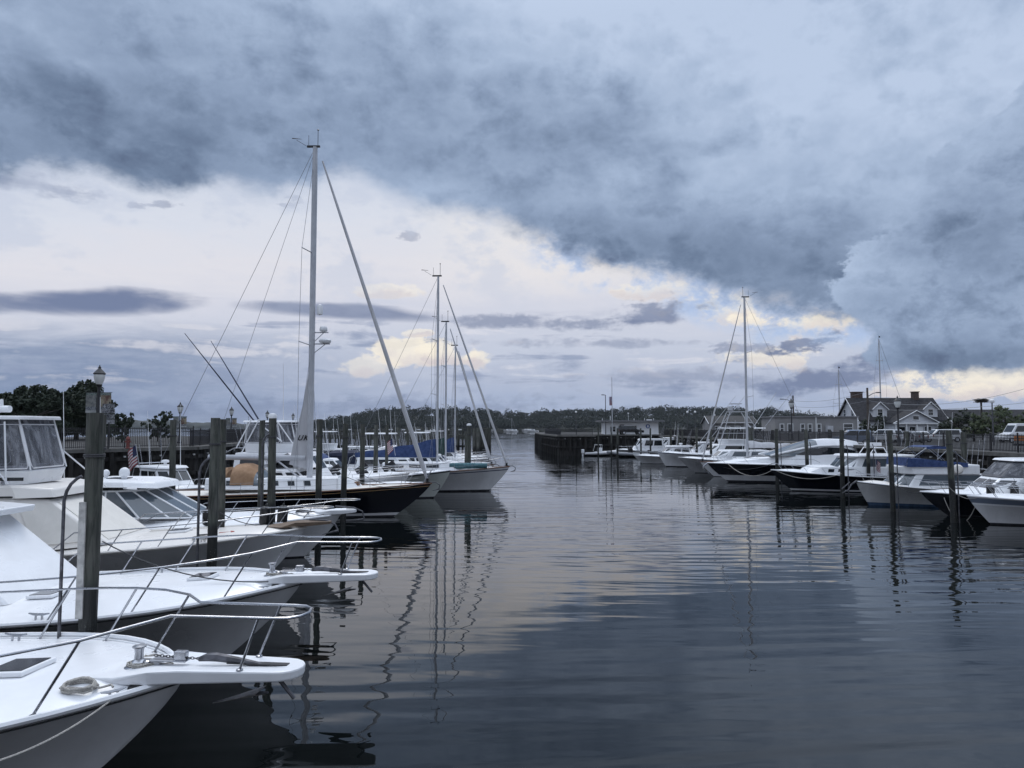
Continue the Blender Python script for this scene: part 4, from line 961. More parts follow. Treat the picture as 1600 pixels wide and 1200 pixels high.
# large navy and white express yacht
p = at(1105, 727, 65); t = thing('express_yacht', 'large navy and white express yacht with sweeping arched roof and long dark windows', 'motorboat', (p.x, p.y, 0), R(179), G)
rr5 = t
H = Hull(17.0, 4.8, 1.75, 1.6, 1.9, 10, 2.6, .78, 1.5, .25, .02, 1.6).make(t, [navy, boot, hullwhite], [(.10, 1), (.38, 2), (1, 0)], white, white, .05)
lo = ring(-13.5, -7.0, -1.0, 2.1, 2.0, .5, H.dz(-6, 2.0) - .05, H.dz(-1, 0) - .08); hi = ring(-13.3, -7.6, -5.0, 1.8, 1.7, .8, 2.65, 2.45); o, q2 = house(t, 'raised_foredeck', white, lo, hi, .12)
mb = MB(); mb.panel(q2[2], .1, .9, .62, .98, .03, .03); mb.panel(q2[3], .05, .6, .75, .98, .03, .03); mb.build('sun_pad', greyc, t)
prof = [(-5.2, 2.5), (-6.6, 3.0), (-8.0, 3.5), (-9.4, 3.85), (-10.8, 3.95), (-12.2, 3.9), (-13.8, 3.6), (-15.0, 3.05)]
rings = [[(x, -1.75, 2.4), (x, -1.6, 2.4 + (z - 2.4) * .6), (x, -1.15, z - .06), (x, -.5, z), (x, .5, z), (x, 1.15, z - .06), (x, 1.6, 2.4 + (z - 2.4) * .6), (x, 1.75, 2.4)] for x, z in prof]
mb = MB(); mb.loft(rings[3:], 0, True, False, False); mb.build('arched_roof', white, t)
mb = MB(); mb.loft(rings[:4], 0, True, False, False); mb.build('windscreen', greyglass, t)
for sd in (-1, 1):
    mb = MB(); mb.tube([(x, sd * (1.62 if i else 1.66), 2.4 + (z - 2.4) * .62) for i, (x, z) in enumerate(prof)], .11, 6); mb.build('roof_sweep', white, t)
    mb = MB(); pts = [(-7.4, 2.55), (-8.6, 3.0), (-10.0, 3.2), (-11.6, 3.15), (-12.8, 2.85), (-13.4, 2.5), (-10.0, 2.45)]
    y = sd * 1.79; mb.add([(x, y - sd * .12 * (z - 2.4), z) for x, z in pts] + [(x, y - sd * .05 - sd * .12 * (z - 2.4), z) for x, z in pts], [tuple(range(7)) if sd < 0 else tuple(range(7))[::-1], tuple(range(7, 14))] + [(i, (i + 1) % 7, 7 + (i + 1) % 7, 7 + i) for i in range(7)]); mb.build('side_window', glass, t)
bow_rail(t, H, 0, .2, 9, .5, .5, .3, .12, .016, (-1.2, -3.6), split=False)
mb = MB(); mb.tube([(.0, 0, 1.7), (.35, 0, 1.4), (.3, 0, 1.05), (-.2, 0, .75)], [.07, .07, .09, .04], 6); mb.build('anchor', steel, t)
line('mooring_line', to_world(rr5, (-1.5, 1.2, 1.75)), to_world(rr4, (-.2, 0, 1.7)), .8, .025, rope_m, 'dark dock line sagging along the big navy yacht side to the next bow')
# three white bows further along
t, H, q, top = cruiser('express_cruiser', 'white cruiser with grey shaded flared bow and framed windscreen beside the big navy yacht', 1060, 718, 78, 178, 11.0, 4.0, 1.7, 1.2, 'none', [grey_shade_hull, boot], HB, house_x=-3.4, zf=2.5, group=G, side=greyglass, over=1.8)  # white hull; the shade on its bow is painted in as grey
t, H, q, top = cruiser('flybridge_boat', 'white sport fishing boat with tall aluminium tower on its bridge', 1028, 709, 90, 178, 15.0, 4.8, 1.85, 1.3, 'flyopen', [hullwhite, boot, mat('blue_sheer_stripe', (.08, .1, .2), .3)], [(.06, 1), (.93, 0), (1, 2)], house_x=-5.6, zf=2.85, group=G, canvas=white, over=1.0)
tw = MB()
for sd in (-1, 1):
    for x0, x1 in ((-7.2, -8.9), (-13.5, -10.7)): tw.tube([(x0, sd * 1.7, 2.4), (x1, sd * .8, 6.9)], .05, 6)
    for k in (.4, .7, 1): tw.tube([(-7.2 - 1.7 * k, sd * (1.7 - .9 * k), 2.4 + 4.5 * k), (-13.5 + 2.8 * k, sd * (1.7 - .9 * k), 2.4 + 4.5 * k)], .04, 6)
tw.box((-9.8, 0, 6.9), (1.9, 1.7, .1)); tw.box((-9.8, 0, 7.9), (1.3, 1.2, .08)); tw.tube([(-9.2, .6, 6.9), (-9.2, .6, 7.9)], .03, 6); tw.tube([(-10.4, -.6, 6.9), (-10.4, -.6, 7.9)], .03, 6); tw.box((-9.0, .5, 7.3), (.5, .6, .5)); tw.build('tuna_tower', alu, t)
for sd in (-1, 1):
    mb = MB(); mb.tube([(-11.5, sd * 1.9, 3.4), (-16.0, sd * 3.2, 9.5)], [.05, .02], 6); mb.build('outrigger', alu, t)
    mb = MB(); mb.tube([(-5.5, sd * 1.9, 2.8), (-10.5, sd * 2.4, 9.0)], [.04, .02], 6); mb.build('outrigger', alu, t)
t, H, q, top = cruiser('motor_cruiser', 'small low white motorboat at the far end of the right row', 990, 711, 98, 178, 9.0, 3.2, 1.15, .9, 'hard', None, None, house_x=-3.4, zf=2.3, group=G)
t, H, q, top = cruiser('motor_cruiser', 'white hardtop cruiser between the far small motorboat and the tower boat', 1040, 704, 104, 178, 10.0, 3.4, 1.4, 1.0, 'hard', None, None, house_x=-3.4, zf=2.7, group=G)
rr8, HR8 = yacht('sailing_yacht', 'white sailing yacht on the right side with bare tall mast', 1094, 716, 72.0, 179, 12.5, 3.8, 1.5, 1.2, [hullwhite, boot], HB, 1.4, white, -4.75, 18.2, .18, None, boom=(-9.5, 3.0), cover=whitec, spreads=((8.0, 1.1), (12.5, .9)), furl=.07, cabin=(-3, -9), wspec=((.2, .4), (.5, .7)), cover_h=.3)
# patrol boats and inflatable near the white harbour office
def rib(label, px, py, d, rz, L, dark):
    p = onz(px, py, 0); t = thing('inflatable_boat', label, 'inflatable boat', (p.x, p.y, 0), R(rz), 'boats by the harbour office')
    mb = MB(); pa = [(-L, .95, .42), (-L * .6, 1.0, .45), (-L * .25, .85, .55), (-.4, .35, .75), (0, 0, .82), (-.4, -.35, .75), (-L * .25, -.85, .55), (-L * .6, -1.0, .45), (-L, -.95, .42)]
    mb.tube(pa, [.2, .28, .28, .26, .24, .26, .28, .28, .2], 10); mb.build('tube', mat('grey_hypalon', (.22, .23, .25), .6) if dark else mat('pale_hypalon', (.5, .5, .52), .6), t)
    mb = MB(); mb.loft([[(-L + .1, -.9, .3), (-L + .1, 0, -.1), (-L + .1, .9, .3)], [(-L * .4, -.85, .4), (-L * .4, 0, -.1), (-L * .4, .85, .4)], [(-.3, -.1, .7), (-.3, 0, .5), (-.3, .1, .7)]], 0, False, False, False); mb.build('hull', blackp, t)
    mb = MB(); mb.box((-L * .55, 0, .9), (.7, .8, 1.0)); mb.tube([(-L * .5, -.4, 1.3), (-L * .5, -.4, 1.9), (-L * .7, -.4, 1.9), (-L * .75, -.4, .8)], .04, 6); mb.tube([(-L * .5, .4, 1.3), (-L * .5, .4, 1.9), (-L * .7, .4, 1.9), (-L * .75, .4, .8)], .04, 6); mb.build('console', blackp if dark else plastic, t, bevel=.05)
    mb = MB(); mb.box((-L - .1, 0, .8), (.5, .4, .7)); mb.box((-L - .1, 0, .1), (.3, .15, 1.0)); mb.build('outboard_motor', plastic if not dark else blackp, t, bevel=.08)
rib('pale grey inflatable boat with white outboard motor, tied by the dark promontory', 968, 712, 0, 10, 6.5, False)
rib('dark inflatable boat right of the pale inflatable below the white office', 950, 714, 0, 182, 6.8, True)
cruiser('patrol_boat', 'grey patrol boat with small square cabin windows under the white office', 962, 700, 122, 182, 9.5, 3.2, 1.2, .9, 'none', [grey_shade_hull, boot], HB, house_x=-2.8, zf=3.0, group='boats by the harbour office')
cruiser('patrol_boat', 'white workboat with square wheelhouse below the office stairs', 1005, 699, 126, 182, 8.5, 3.0, 1.2, .9, 'hard', None, None, house_x=-2.6, zf=3.0, group='boats by the harbour office')
# moored far out
k = 0
for px, py, m_, lab in ((786, 674, 0, 'tiny white motorboat moored far out, leftmost under the wooded shore'), (795, 674.5, 0, 'tiny white motorboat moored far out beside the leftmost one'), (806, 674, 1, 'tiny white sailboat with bare mast moored far out left of the promontory'), (815, 673.5, 0, 'tiny white motorboat moored between the far sailboat and the promontory'), (823, 674.5, 0, 'tiny white motorboat moored far out, larger than its neighbours'), (834, 673.5, 0, 'tiny white motorboat moored just off the promontory end'), (771, 673.5, 1, 'tiny white sailboat moored far out behind the leaning headsails')):
    p = onz(px, py, 0); s_ = random.uniform(.9, 1.2)
    t = thing('moored_sailboat' if m_ else 'moored_motorboat', lab, 'boat', (p.x, p.y, 0), R(random.choice((8, 172, 160))), 'boats moored far out')
    H = Hull(11 * s_, 3.6, 1.7, 1.2, 1.2, 5).make(t, [hullwhite, boot], HB, white, None, N=8)
    lo = ring(-8.5, -4.5, -3.6, 1.3, 1.2, .8, 1.3); hi = ring(-8.3, -5, -4.4, 1.2, 1.1, .7, 2.6 if not m_ else 1.9); o, q = house(t, 'cabin', white, lo, hi, 0); windows(t, q, [(0, .1, .9, .4, .8), (4, .1, .9, .4, .8), (2, .1, .9, .4, .8)])
    if m_: mb = MB(); mb.tube([(-4.6, 0, 1.5), (-4.6, 0, 15)], .12, 6); mb.tube([(-4.6, 0, 15), (-.2, 0, 1.8)], .05, 5); mb.build('mast', alu, t)

# ---------------------------------------------------------------- setting: water, quays, land
mb = MB(); mb.quad((-5000, -300, 0), (5000, -300, 0), (5000, 6000, 0), (-5000, 6000, 0)); struct(mb.build('water', water_mat()))
sheet = mat('timber_sheet_piling', (.017, .015, .013), .8, var=.6, scale=2.5, stretch=(1, 1, .12), bump=.05, c2=(.006, .0055, .0055))
conc = mat('concrete_cap', (.12, .117, .11), .85, var=.35, scale=1.5)
asph = mat('asphalt', (.05, .05, .052), .9, var=.3, scale=.8, bump=.01)
paver = mat('promenade_paving', (.032, .031, .031), .85, var=.3, scale=1.2)
fence_m = mat('black_fence_paint', (.014, .014, .017), .45)
ZL, ZR, ZG = 3.5, 3.4, 2.95     # left quay, right quay, car park behind it

def quay(name, label, pts, ztop, inward, side):
    """timber sheet wall along pts with waling, cap and fender piles as parts"""
    t = thing(name, label, 'sea wall', (pts[0][0], pts[0][1], 0)); o = Vector((pts[0][0], pts[0][1], 0))
    wall = MB(); cap = MB(); wal = MB(); pile = MB(); bolts = MB()
    for a, b in zip(pts, pts[1:]):
        a, b = Vector((*a, 0)) - o, Vector((*b, 0)) - o; d = (b - a); L = d.length; d.normalize(); nrm = Vector((d.y, -d.x, 0)) * side
        n = max(2, int(L / .45)); vs = []; 
        for i in range(n + 1):      # corrugated face
            p = a + d * (L * i / n) + nrm * (.07 if i % 2 else 0)
            q = a + d * (min(L, L * (i + .45) / n)) + nrm * (.07 if i % 2 else 0)
            for pp in (p, q): vs += [(pp.x, pp.y, -1.0), (pp.x, pp.y, ztop - .25)]
        m = len(vs) // 2
        wall.add(vs, [(2 * i, 2 * i + 2, 2 * i + 3, 2 * i + 1) for i in range(m - 1)])
        c = (a + b) / 2 + nrm * .05; rz = math.atan2(d.y, d.x)
        cap.box((c.x, c.y, ztop - .13), (L + .1, .6, .25), rz)
        for h in (ztop - .75, 1.5): wal.box((c.x + nrm.x * .12, c.y + nrm.y * .12, h), (L, .22, .28), rz)
        k = 1.5
        while k < L:
            p = a + d * k + nrm * .30; pile.tube([(p.x, p.y, -1), (p.x, p.y, ztop - .35)], .15, 8)
            bolts.lathe([(.055, 0), (.05, .05)], (0, 0, 0), 8) if False else bolts.box((p.x + d.x * .9, p.y + d.y * .9, ztop - .6), (.13, .13, .11), rz)
            k += 2.6
    wall.build('sheet_wall', sheet, t); cap.build('cap_beam', conc, t); wal.build('waling', sheet, t); pile.build('fender_piles', sheet, t); bolts.build('tie_bolts', mat('pale_bolt_heads', (.4, .4, .4), .6), t)
    return t
LQ = [(-52, 32), (-30.5, 46.5), (-24.5, 55), (-26.5, 72), (-31.5, 106)]
quay('quay_wall', 'dark timber quay wall behind the left row of boats', LQ, ZL, None, 1)
RQ = [(32.5, 20), (31.3, 42), (29.6, 90), (28.5, 137)]
quay('quay_wall', 'dark timber quay wall behind the right row of boats', RQ, ZR, None, -1)
PQ = [(28.5, 137), (14.2, 137), (14.2, 123.5), (8.1, 123.5), (6.6, 150), (6.3, 186)]
quay('quay_wall', 'dark timber promontory wall in front of the white harbour office', PQ, ZR + .15, None, -1)

mb = MB()
for z, P in ((ZL - .02, LQ + [(-34, 118), (-60, 118), (-75, 90), (-95, 60), (-95, 20)]),): mb.add([(x, y, z) for x, y in P], [tuple(range(len(P)))])
struct(mb.build('promenade_paving', paver))
P = [(x + 1, y) for x, y in RQ] + [(29.5, 215), (220, 215), (220, 20)]
mb = MB(); mb.add([(x, y, ZG) for x, y in P], [tuple(range(len(P)))]); struct(mb.build('car_park', asph))
P = PQ + [(8, 200), (34, 200), (34, 137)]
mb = MB(); mb.prism(P[::-1], 1.0, ZR + .12); struct(mb.build('quay_paving', paver))
P = [(x + .35, y) for x, y in RQ[1:]] ; Q = [(x + 3.2, y) for x, y in RQ[1:]][::-1]
mb = MB(); mb.prism(P + Q, 1.5, ZR - .014); struct(mb.build('promenade', paver))

# fences
def fence(label, pts, z, h=1.1, gap=.13, posts=2.4, group=None, brick=False):
    o = Vector((pts[0][0], pts[0][1], z)); t = thing('fence', label, 'fence', o, 0, group)
    pk = MB(); rl = MB(); ps = MB()
    for a, b in zip(pts, pts[1:]):
        a = Vector((*a, z)) - o; b = Vector((*b, z)) - o; d = b - a; L = d.length; d.normalize(); rz = math.atan2(d.y, d.x); c = (a + b) / 2
        n = int(L / gap)
        for i in range(n):
            p = a + d * (L * i / n); pk.box((p.x, p.y, h * .5 + .04), (.028, .028, h), rz)
        for zz in (.12, h * .80, h * .96): rl.box((c.x, c.y, zz), (L, .03, .04), rz)
        n = max(1, round(L / posts))
        for i in range(n + 1):
            p = a + d * (L * i / n); q = MB(); q.box((p.x, p.y, h * .54), (.075, .075, h * 1.08), rz); q.lathe([(.06, 0), (.06, .02), (.02, .06)], (p.x, p.y, h * 1.08), 6); q.build('post', fence_m, t)
    pk.build('pickets', fence_m, t); rl.build('rails', fence_m, t)
    return t
def inset(pts, dx, dy=0): return [(x + dx, y + dy) for x, y in pts]
fence('black picket fence along the left quay, beneath the banner lamp post', inset(LQ[:3], -.25, .3), ZL + .0, 1.42)
fence('black picket fence along the far stretch of the left promenade', inset(LQ[2:], -.35, 0), ZL + .0, 1.25)
fence('black picket fence along the right promenade in front of the parked cars', inset(RQ[1:3], .3), ZR, 1.1)
fence('black picket fence on the far stretch of the right promenade', inset(RQ[2:], .3), ZR, 1.1)
fence('low railing round the promontory beside the harbour office', [(14.0, 124), (8.5, 124), (7.0, 150)], ZR + .13, 1.05, .11)

# timber pier closing the left basin
t = thing('timber_pier', 'long grey timber pier with many pilings closing off the left basin', 'pier', (-31.5, 106, 0))
mb = MB(); A, B = Vector((0, 1, 3.75)), Vector((25, 0, 3.75)); c = (A + B) / 2; rz = math.atan2(-1, 25)
mb.box(c, (25.2, 2.4, .25), rz); mb.build('deck', wood, t)
mb = MB(); mb.box(c + Vector((0, -1.25, -.35)), (25, .2, .4), rz); mb.box(c + Vector((0, -1.1, -1.6)), (25, .18, .3), rz); mb.build('stringers', wood, t)
for i in range(34):
    for s_ in (-1.28,) + ((1.2,) if i % 2 else ()):
        p = A.lerp(B, i / 33); q = MB(); q.tube([(p.x, p.y + s_, -1), (p.x, p.y + s_, 4.55 + .35 * ((i * 7) % 5) / 5)], .14 if i % 3 else .17, 7); q.build('pile', wood, t)
mb = MB()
for i in range(12): 
    p = A.lerp(B, (i + .5) / 12); mb.box((p.x, p.y - 1.3, 4.6), (.75, .05, .16), rz)
mb.build('slip_signs', plastic, t)
mb = MB(); mb.box(c + Vector((0, -1.15, .95)), (25, .1, .12), rz); mb.box(c + Vector((0, -1.15, .5)), (25, .08, .1), rz); mb.build('rails', wood, t)
t = thing('timber_bulkhead', 'weathered plank wall standing at the end of the timber pier', 'sea wall', (-4.55, 92, 0))
for k in range(6):
    q = MB(); q.box((-.0 + k * .19, k * 2.0, 1.6), (.34, 2.0, 6.4), R(-84) + PI / 2); q.build('plank', wood, t)
for x, y in ((-.3, -1), (.2, -1.1), (1.3, 12)): q = MB(); q.tube([(x, y, -1), (x, y, 4.9)], .2, 8); q.build('pile', wood, t)

# pilings in the water
def piling(px, top, d, label, r=.15, cap=False, pipe=None, lean=0, strip=False, group='mooring pilings'):
    p = at(px, top, d); t = thing('dock_piling', label, 'piling', (p.x, p.y, 0), 0, group)
    mb = MB(); rnd = random.Random(int(px * 7)); lean = lean or rnd.uniform(-.10, .10); ly = rnd.uniform(-.08, .08)
    pts = [(lean * (1 - k / 5) + rnd.uniform(-.008, .008), ly * (1 - k / 5) + rnd.uniform(-.008, .008), -1.2 + (p.z + 1.2) * k / 5) for k in range(6)]
    mb.tube(pts, [r * 1.08, r * 1.06, r * 1.04, r * 1.02, r, r * .97], 14); mb.build('post', wood, t)
    if cap: mb = MB(); mb.lathe([(r * 1.15, -.06), (r * 1.18, .03), (r * .9, .10), (.02, .12)], (0, 0, p.z), 12); mb.build('cap', plastic, t)
    if pipe:
        dx, ztop, rr, bend = pipe; mb = MB(); mb.tube([(dx, -.12, -.5), (dx, -.12, ztop - .3), (dx + bend * .05, -.12, ztop - .14), (dx + bend * .13, -.11, ztop - .02), (dx + bend * .24, -.09, ztop + .07), (dx + bend * .32, -.06, ztop + .11)], rr, 8); mb.build('mooring_pipe', galv, t)
    if strip: mb = MB(); mb.box((-.085, -r * .94, 2.75), (.12, .06, 1.95)); mb.build('rub_strip', mat('dirty_white_plastic', (.5, .49, .47), .6, var=.45, scale=4), t, bevel=.01)
    mb = MB(); h = p.z - .75
    for k in range(2): mb.tube([((r * 1.05 + .012) * math.cos(a * PI / 6), (r * 1.05 + .012) * math.sin(a * PI / 6), h + .03 * k) for a in range(12)], .016, 5, closed=True)
    mb.build('rope_loop', rope_d, t)
    return t
piling(150, 645, 12.3, 'thick weathered piling nearest the camera, with a white plastic strip and bent pipe', .138, False, (-.42, 4.05, .028, .8), 0, True)
piling(159, 648, 15.5, 'second weathered piling close behind the thick nearest one', .095)
piling(337, 653, 20.0, 'greenish piling with a bent grey pipe, standing before the cream flybridge boat bow', .13, False, (-.36, 4.05, .038, 1))
piling(348, 655, 23.5, 'dark based piling directly behind the greenish one', .115)
piling(426, 651, 25.5, 'white capped piling in front of the express cruiser bow', .135, True, (-.3, 4.7, .033, 1))
piling(410, 657, 28.5, 'black piling just left of the white capped one', .11)
piling(271, 656, 33, 'pale piling left of the cream boat hardtop, against the dark quay', .14)
piling(500, 655, 31.5, 'piling just right of the tall yacht mast', .13)
piling(540, 662, 38, 'greenish piling rising in front of the navy yacht cabin', .145, lean=-.1)
piling(567, 663, 44, 'grey piling behind the navy yacht foredeck', .15)
piling(588, 664, 50, 'stout grey piling left of the blue sail cover', .155)
piling(605, 664, 54, 'thin grey piling beside the blue sail cover end', .12)
piling(733, 664, 56, 'channel piling standing in open water before the white yacht bow', .165, True)
piling(728, 674, 57.4, 'thinner post just left of the channel piling', .09)
piling(622, 668, 66, 'slender piling behind the blue sail cover', .13); piling(637, 668, 70, 'slender piling second behind the blue sail cover', .13); piling(660, 668, 76, 'slender piling left of the leaning mast reflections', .13)
for px, top, d, lab, r in ((1482, 672, 37.6, 'piling crossing the black hulled cruiser bow on the right', .15), (1390, 672, 42.5, 'piling in front of the shaded white cabin cruiser bow', .14), (1505, 675, 47, 'piling behind the round white buoy', .17),
    (1315, 672, 50.5, 'piling in front of the navy pilothouse boat', .15), (1356, 671, 54, 'piling at the back of the white pilothouse', .13), (1417, 674, 56, 'short grey piling behind the blue bimini', .16), (1259, 671, 60.5, 'piling before the big navy yacht side', .15), (1296, 671, 72, 'piling rising behind the big yacht roof', .16),
    (1213, 670, 62, 'leftmost piling standing before the big navy yacht', .14), (1169, 668, 78, 'paired piling beside the bare yacht mast, left one', .2), (1175, 668, 79, 'paired piling beside the bare yacht mast, right one', .2),
    (1110, 670, 83, 'piling in front of the tower boat house', .14), (1136, 668, 94, 'grey piling under the aluminium tower', .15), (1145, 672, 96, 'thin piling under the aluminium tower', .12), (1088, 668, 95, 'piling before the tower boat bow', .15), (1066, 672, 100, 'thin piling left of the tower boat bow', .13),
    (1060, 676, 106, 'piling near the far white hardtop', .14), (1048, 670, 108, 'piling right of the office stairs', .15), (1016, 669, 112, 'pale piling below the office stairs', .13), (1001, 669, 116, 'piling in front of the grey patrol boat', .13), (965, 669, 114, 'dark piling beside the dark inflatable boat', .16), (955, 670, 118, 'thin pale piling by the inflatable boats', .1), (935, 668, 120, 'white topped thin piling at the promontory corner', .12), (1208, 672, 84, 'piling behind the big yacht foredeck', .15)):
    piling(px, top, d, lab, r, False, (.32, 3.6, .035, -.2) if d < 65 and px < 1495 else None, 0)
for (px, top), (qx, qy), d, lab in (((1225, 655), (1225, 655), 63, ''),): pass

# ---------------------------------------------------------------- street furniture
lampglass = mat('lamp_globe', (.62, .63, .62), .15, spec=.6)
def banner_mat(name, seed, c1, c2):
    return mat(name, c1, .8, c2=c2, scale=2.2, var=.3)
def lamp(px, top, d, zg, label, banners=True, s=1.0, group='promenade lamp posts'):
    p = at(px, top, d); t = thing('street_lamp', label, 'street lamp', (p.x, p.y, zg), 0, group); h = p.z - zg
    mb = MB(); mb.lathe([(.2 * s, 0), (.2 * s, .12), (.13 * s, .2), (.11 * s, .7), (.075 * s, .8), (.06 * s, h - 1.25 * s), (.06 * s, h - 1.1 * s), (.12 * s, h - 1.06 * s), (.15 * s, h - .98 * s), (.08 * s, h - .96 * s)], n=12); mb.build('pole', fence_m, t)
    mb = MB(); mb.lathe([(.13 * s, h - .96 * s), (.2 * s, h - .8 * s), (.25 * s, h - .6 * s), (.25 * s, h - .5 * s), (.2 * s, h - .46 * s)], n=14); mb.build('lantern_globe', lampglass, t)
    mb = MB(); mb.lathe([(.27 * s, h - .47 * s), (.28 * s, h - .43 * s), (.2 * s, h - .33 * s), (.1 * s, h - .22 * s), (.06 * s, h - .17 * s), (.07 * s, h - .12 * s), (.03 * s, h - .07 * s), (.015 * s, h)], n=14); mb.build('lantern_cap', fence_m, t)
    if banners:
        for k, sd in enumerate((-1, 1)):
            mb = MB(); mb.tube([(0, 0, h - 1.36 * s), (sd * .66 * s, 0, h - 1.36 * s)], .02, 6); mb.tube([(0, 0, h - 2.37 * s), (sd * .66 * s, 0, h - 2.37 * s)], .02, 6); mb.build('banner_arm', fence_m, t)
            mb = MB(); n = 6
            for mi, (za, zb_) in enumerate(((2.36, 2.24), (2.24, 2.06), (2.06, 1.5), (1.5, 1.38))):
                x0, x1 = sd * .1 * s, sd * .62 * s; vs = []
                mb.quad((x0, -.01 * mi, h - za * s), (x1, -.012, h - za * s), (x1, -.012, h - zb_ * s), (x0, -.01, h - zb_ * s), mi)
            mats_ = [mat('banner_white', (.35, .36, .36), .8, var=.3), mat('banner_dark', (.07, .08, .10), .8, c2=(.25, .26, .27), scale=9), mat('banner_photo', (.09, .10, .10), .8, c2=(.22, .22, .21), scale=3.5) if k == 0 else mat('banner_artwork', (.10, .05, .04), .8, c2=(.30, .27, .20), scale=2.6), mat('banner_top', (.05, .08, .07), .8, c2=(.2, .22, .21), scale=12)]
            b = mb.build('banner', mats_, t); 
    return t
lamp(156, 570, 50.5, ZL, 'tall lamp post with two picture banners above the nearest piling', True, 1.45)
lamp(282, 628, 66, ZL, 'bannered lamp post on the left promenade, first beyond the tall one')
lamp(362, 635, 82, ZL, 'bannered lamp post on the left promenade above the outrigger feet')
lamp(418, 641, 97, ZL, 'bannered lamp post behind the white capped piling')
lamp(458, 645, 116, ZL, 'smallest bannered lamp post, left of the tall mast')
lamp(1402, 618, 60, ZR, 'black lamp post in front of the gabled house', False, 1.05)
lamp(1236, 622, 88, ZR, 'black lamp post in front of the low grey building', False, 1.2)
t = thing('notice_board', 'stack of small signs on a post right of the tall banner lamp', 'sign', tuple(at(171, 640, 49)) [:2] + (ZL,))
h = at(171, 628, 49).z - ZL
mb = MB(); mb.tube([(0, 0, 0), (0, 0, h)], .05, 6); mb.build('pole', fence_m, t)
mb = MB(); 
for k in range(4): mb.box((-.02, -.06, h - .28 - k * .36), (.85, .05, .30))
mb.build('sign_panel', mat('printed_sign_panel', (.30, .31, .33), .7, c2=(.03, .03, .04), scale=7), t)
def cobra(px, top, d, zg, arm, label, wood_=True, name='utility_pole'):
    p = at(px, top, d); t = thing(name, label, 'pole', (p.x, p.y, zg), 0); h = p.z - zg
    mb = MB(); mb.tube([(0, 0, 0), (0, 0, h)], [.19, .13] if wood_ else [.09, .06], 8); mb.build('post', mat('pole_timber', (.09, .075, .065), .9, var=.4, scale=3) if wood_ else fence_m, t)
    if arm:
        s_ = arm; mb = MB(); mb.tube([(0, 0, h - 1.2 if wood_ else h - .1), (s_ * .5, 0, h - .75 if wood_ else h), (s_ * .9, 0, h - .62 if wood_ else h)], .05, 6); mb.box((s_ * 1.0, 0, h - .64 if wood_ else h), (.6, .22, .14)); mb.build('lamp_arm', galv if wood_ else fence_m, t)
    return t
u1 = cobra(1355, 606, 96, ZG, 1.5, 'brown utility pole with a lamp arm standing before the gabled house')
u2 = cobra(1239, 618, 125, ZG, -2.0, 'utility pole with a long lamp arm above the low grey building')
cobra(946, 617, 140, ZR, -.5, 'black single headed light pole left of the harbour office flagpole', False, 'light_pole')
for px, top, d, lab in ((900, 645, 135, 'thin pole with pale lamp on the promontory'), (1074, 645, 128, 'thin light pole right of the office stairs'), (1116, 650, 120, 'thin light pole behind the tower boat'), (1086, 645, 124, 'bare thin pole between the two light poles'), (1550, 630, 62, 'pale slender lamp pole before the green hedge')):
    p = at(px, top, d); t = thing('light_pole', lab, 'pole', (p.x, p.y, ZR)); h = p.z - ZR
    mb = MB(); mb.tube([(0, 0, 0), (0, 0, h)], [.07, .045], 6); mb.build('post', galv, t); mb = MB(); mb.lathe([(.05, h), (.2, h + .05), (.2, h + .25), (.05, h + .35)], n=10); mb.build('lamp_head', plastic, t)
p = at(1533, 628, 112); t = thing('nest_platform', 'osprey nest of dark sticks on a tall pole above the hedge', 'nest', (p.x, p.y, ZG)); h = p.z - ZG
mb = MB(); mb.tube([(0, 0, 0), (0, 0, h)], .14, 7); mb.build('post', bark, t)
mb = MB(); rnd = random.Random(3)
for i in range(220):
    a = rnd.uniform(0, 2 * PI); r_ = rnd.uniform(0, .75); z = h + rnd.uniform(-.05, .5) - r_ * .1; b = rnd.uniform(0, 2 * PI)
    c = Vector((r_ * math.cos(a), r_ * math.sin(a), z)); d_ = Vector((math.cos(b), math.sin(b), rnd.uniform(-.2, .2))) * .45; mb.tube([c - d_, c + d_], .025, 4, caps=False)
mb.build('stick_nest', bark, t)
# overhead wires
def wirerun(a, b, drop, label): mb = MB(); mb.tube(sag(a, b, drop, 16), .022, 5); tag(mb.build('overhead_wire', wire), label, 'wire', 'overhead wires')
q1 = Vector((u1.location.x, u1.location.y, at(1355, 612, 96).z)); q2 = Vector((u2.location.x, u2.location.y, at(1239, 626, 125).z))
wirerun(q1 + Vector((0, 0, -1.2)), at(1660, 588, 78), 1.6, 'upper overhead wire rising to the right above the hedge'); wirerun(q1 + Vector((0, 0, -2.4)), at(1660, 622, 72), .5, 'lower overhead wire above the parked white van')
wirerun(q2, q1, .6, 'overhead wire between the two utility poles'); wirerun(q2 + Vector((0, 0, -1.0)), q1 + Vector((0, 0, -1.2)), .5, 'lower overhead wire between the two utility poles')

# flagpole on the harbour office
p = at(956, 590, 139); t = thing('flagpole', 'tall pale flagpole with a small limp flag beside the harbour office', 'flagpole', (p.x, p.y, ZR)); h = p.z - ZR
mb = MB(); mb.tube([(0, 0, 0), (0, 0, h)], [.10, .05], 8); mb.lathe([(.03, h), (.09, h + .05), (.03, h + .15)], n=8); mb.build('post', alu, t)
mb = MB(); mb.loft([[(-.02 - .5 * k / 6 * (1 if i else 0), .08 * math.sin(k + i), h - 3.6 - k * .28) for i in range(4)] + [] for k in range(7)], 0, True, False, False); mb.box((-.28, 0, h - 4.6), (.5, .12, 1.7)); mb.build('flag', [mat('limp_flag', (.25, .12, .14), .8, c2=(.25, .27, .36), scale=2)], t)
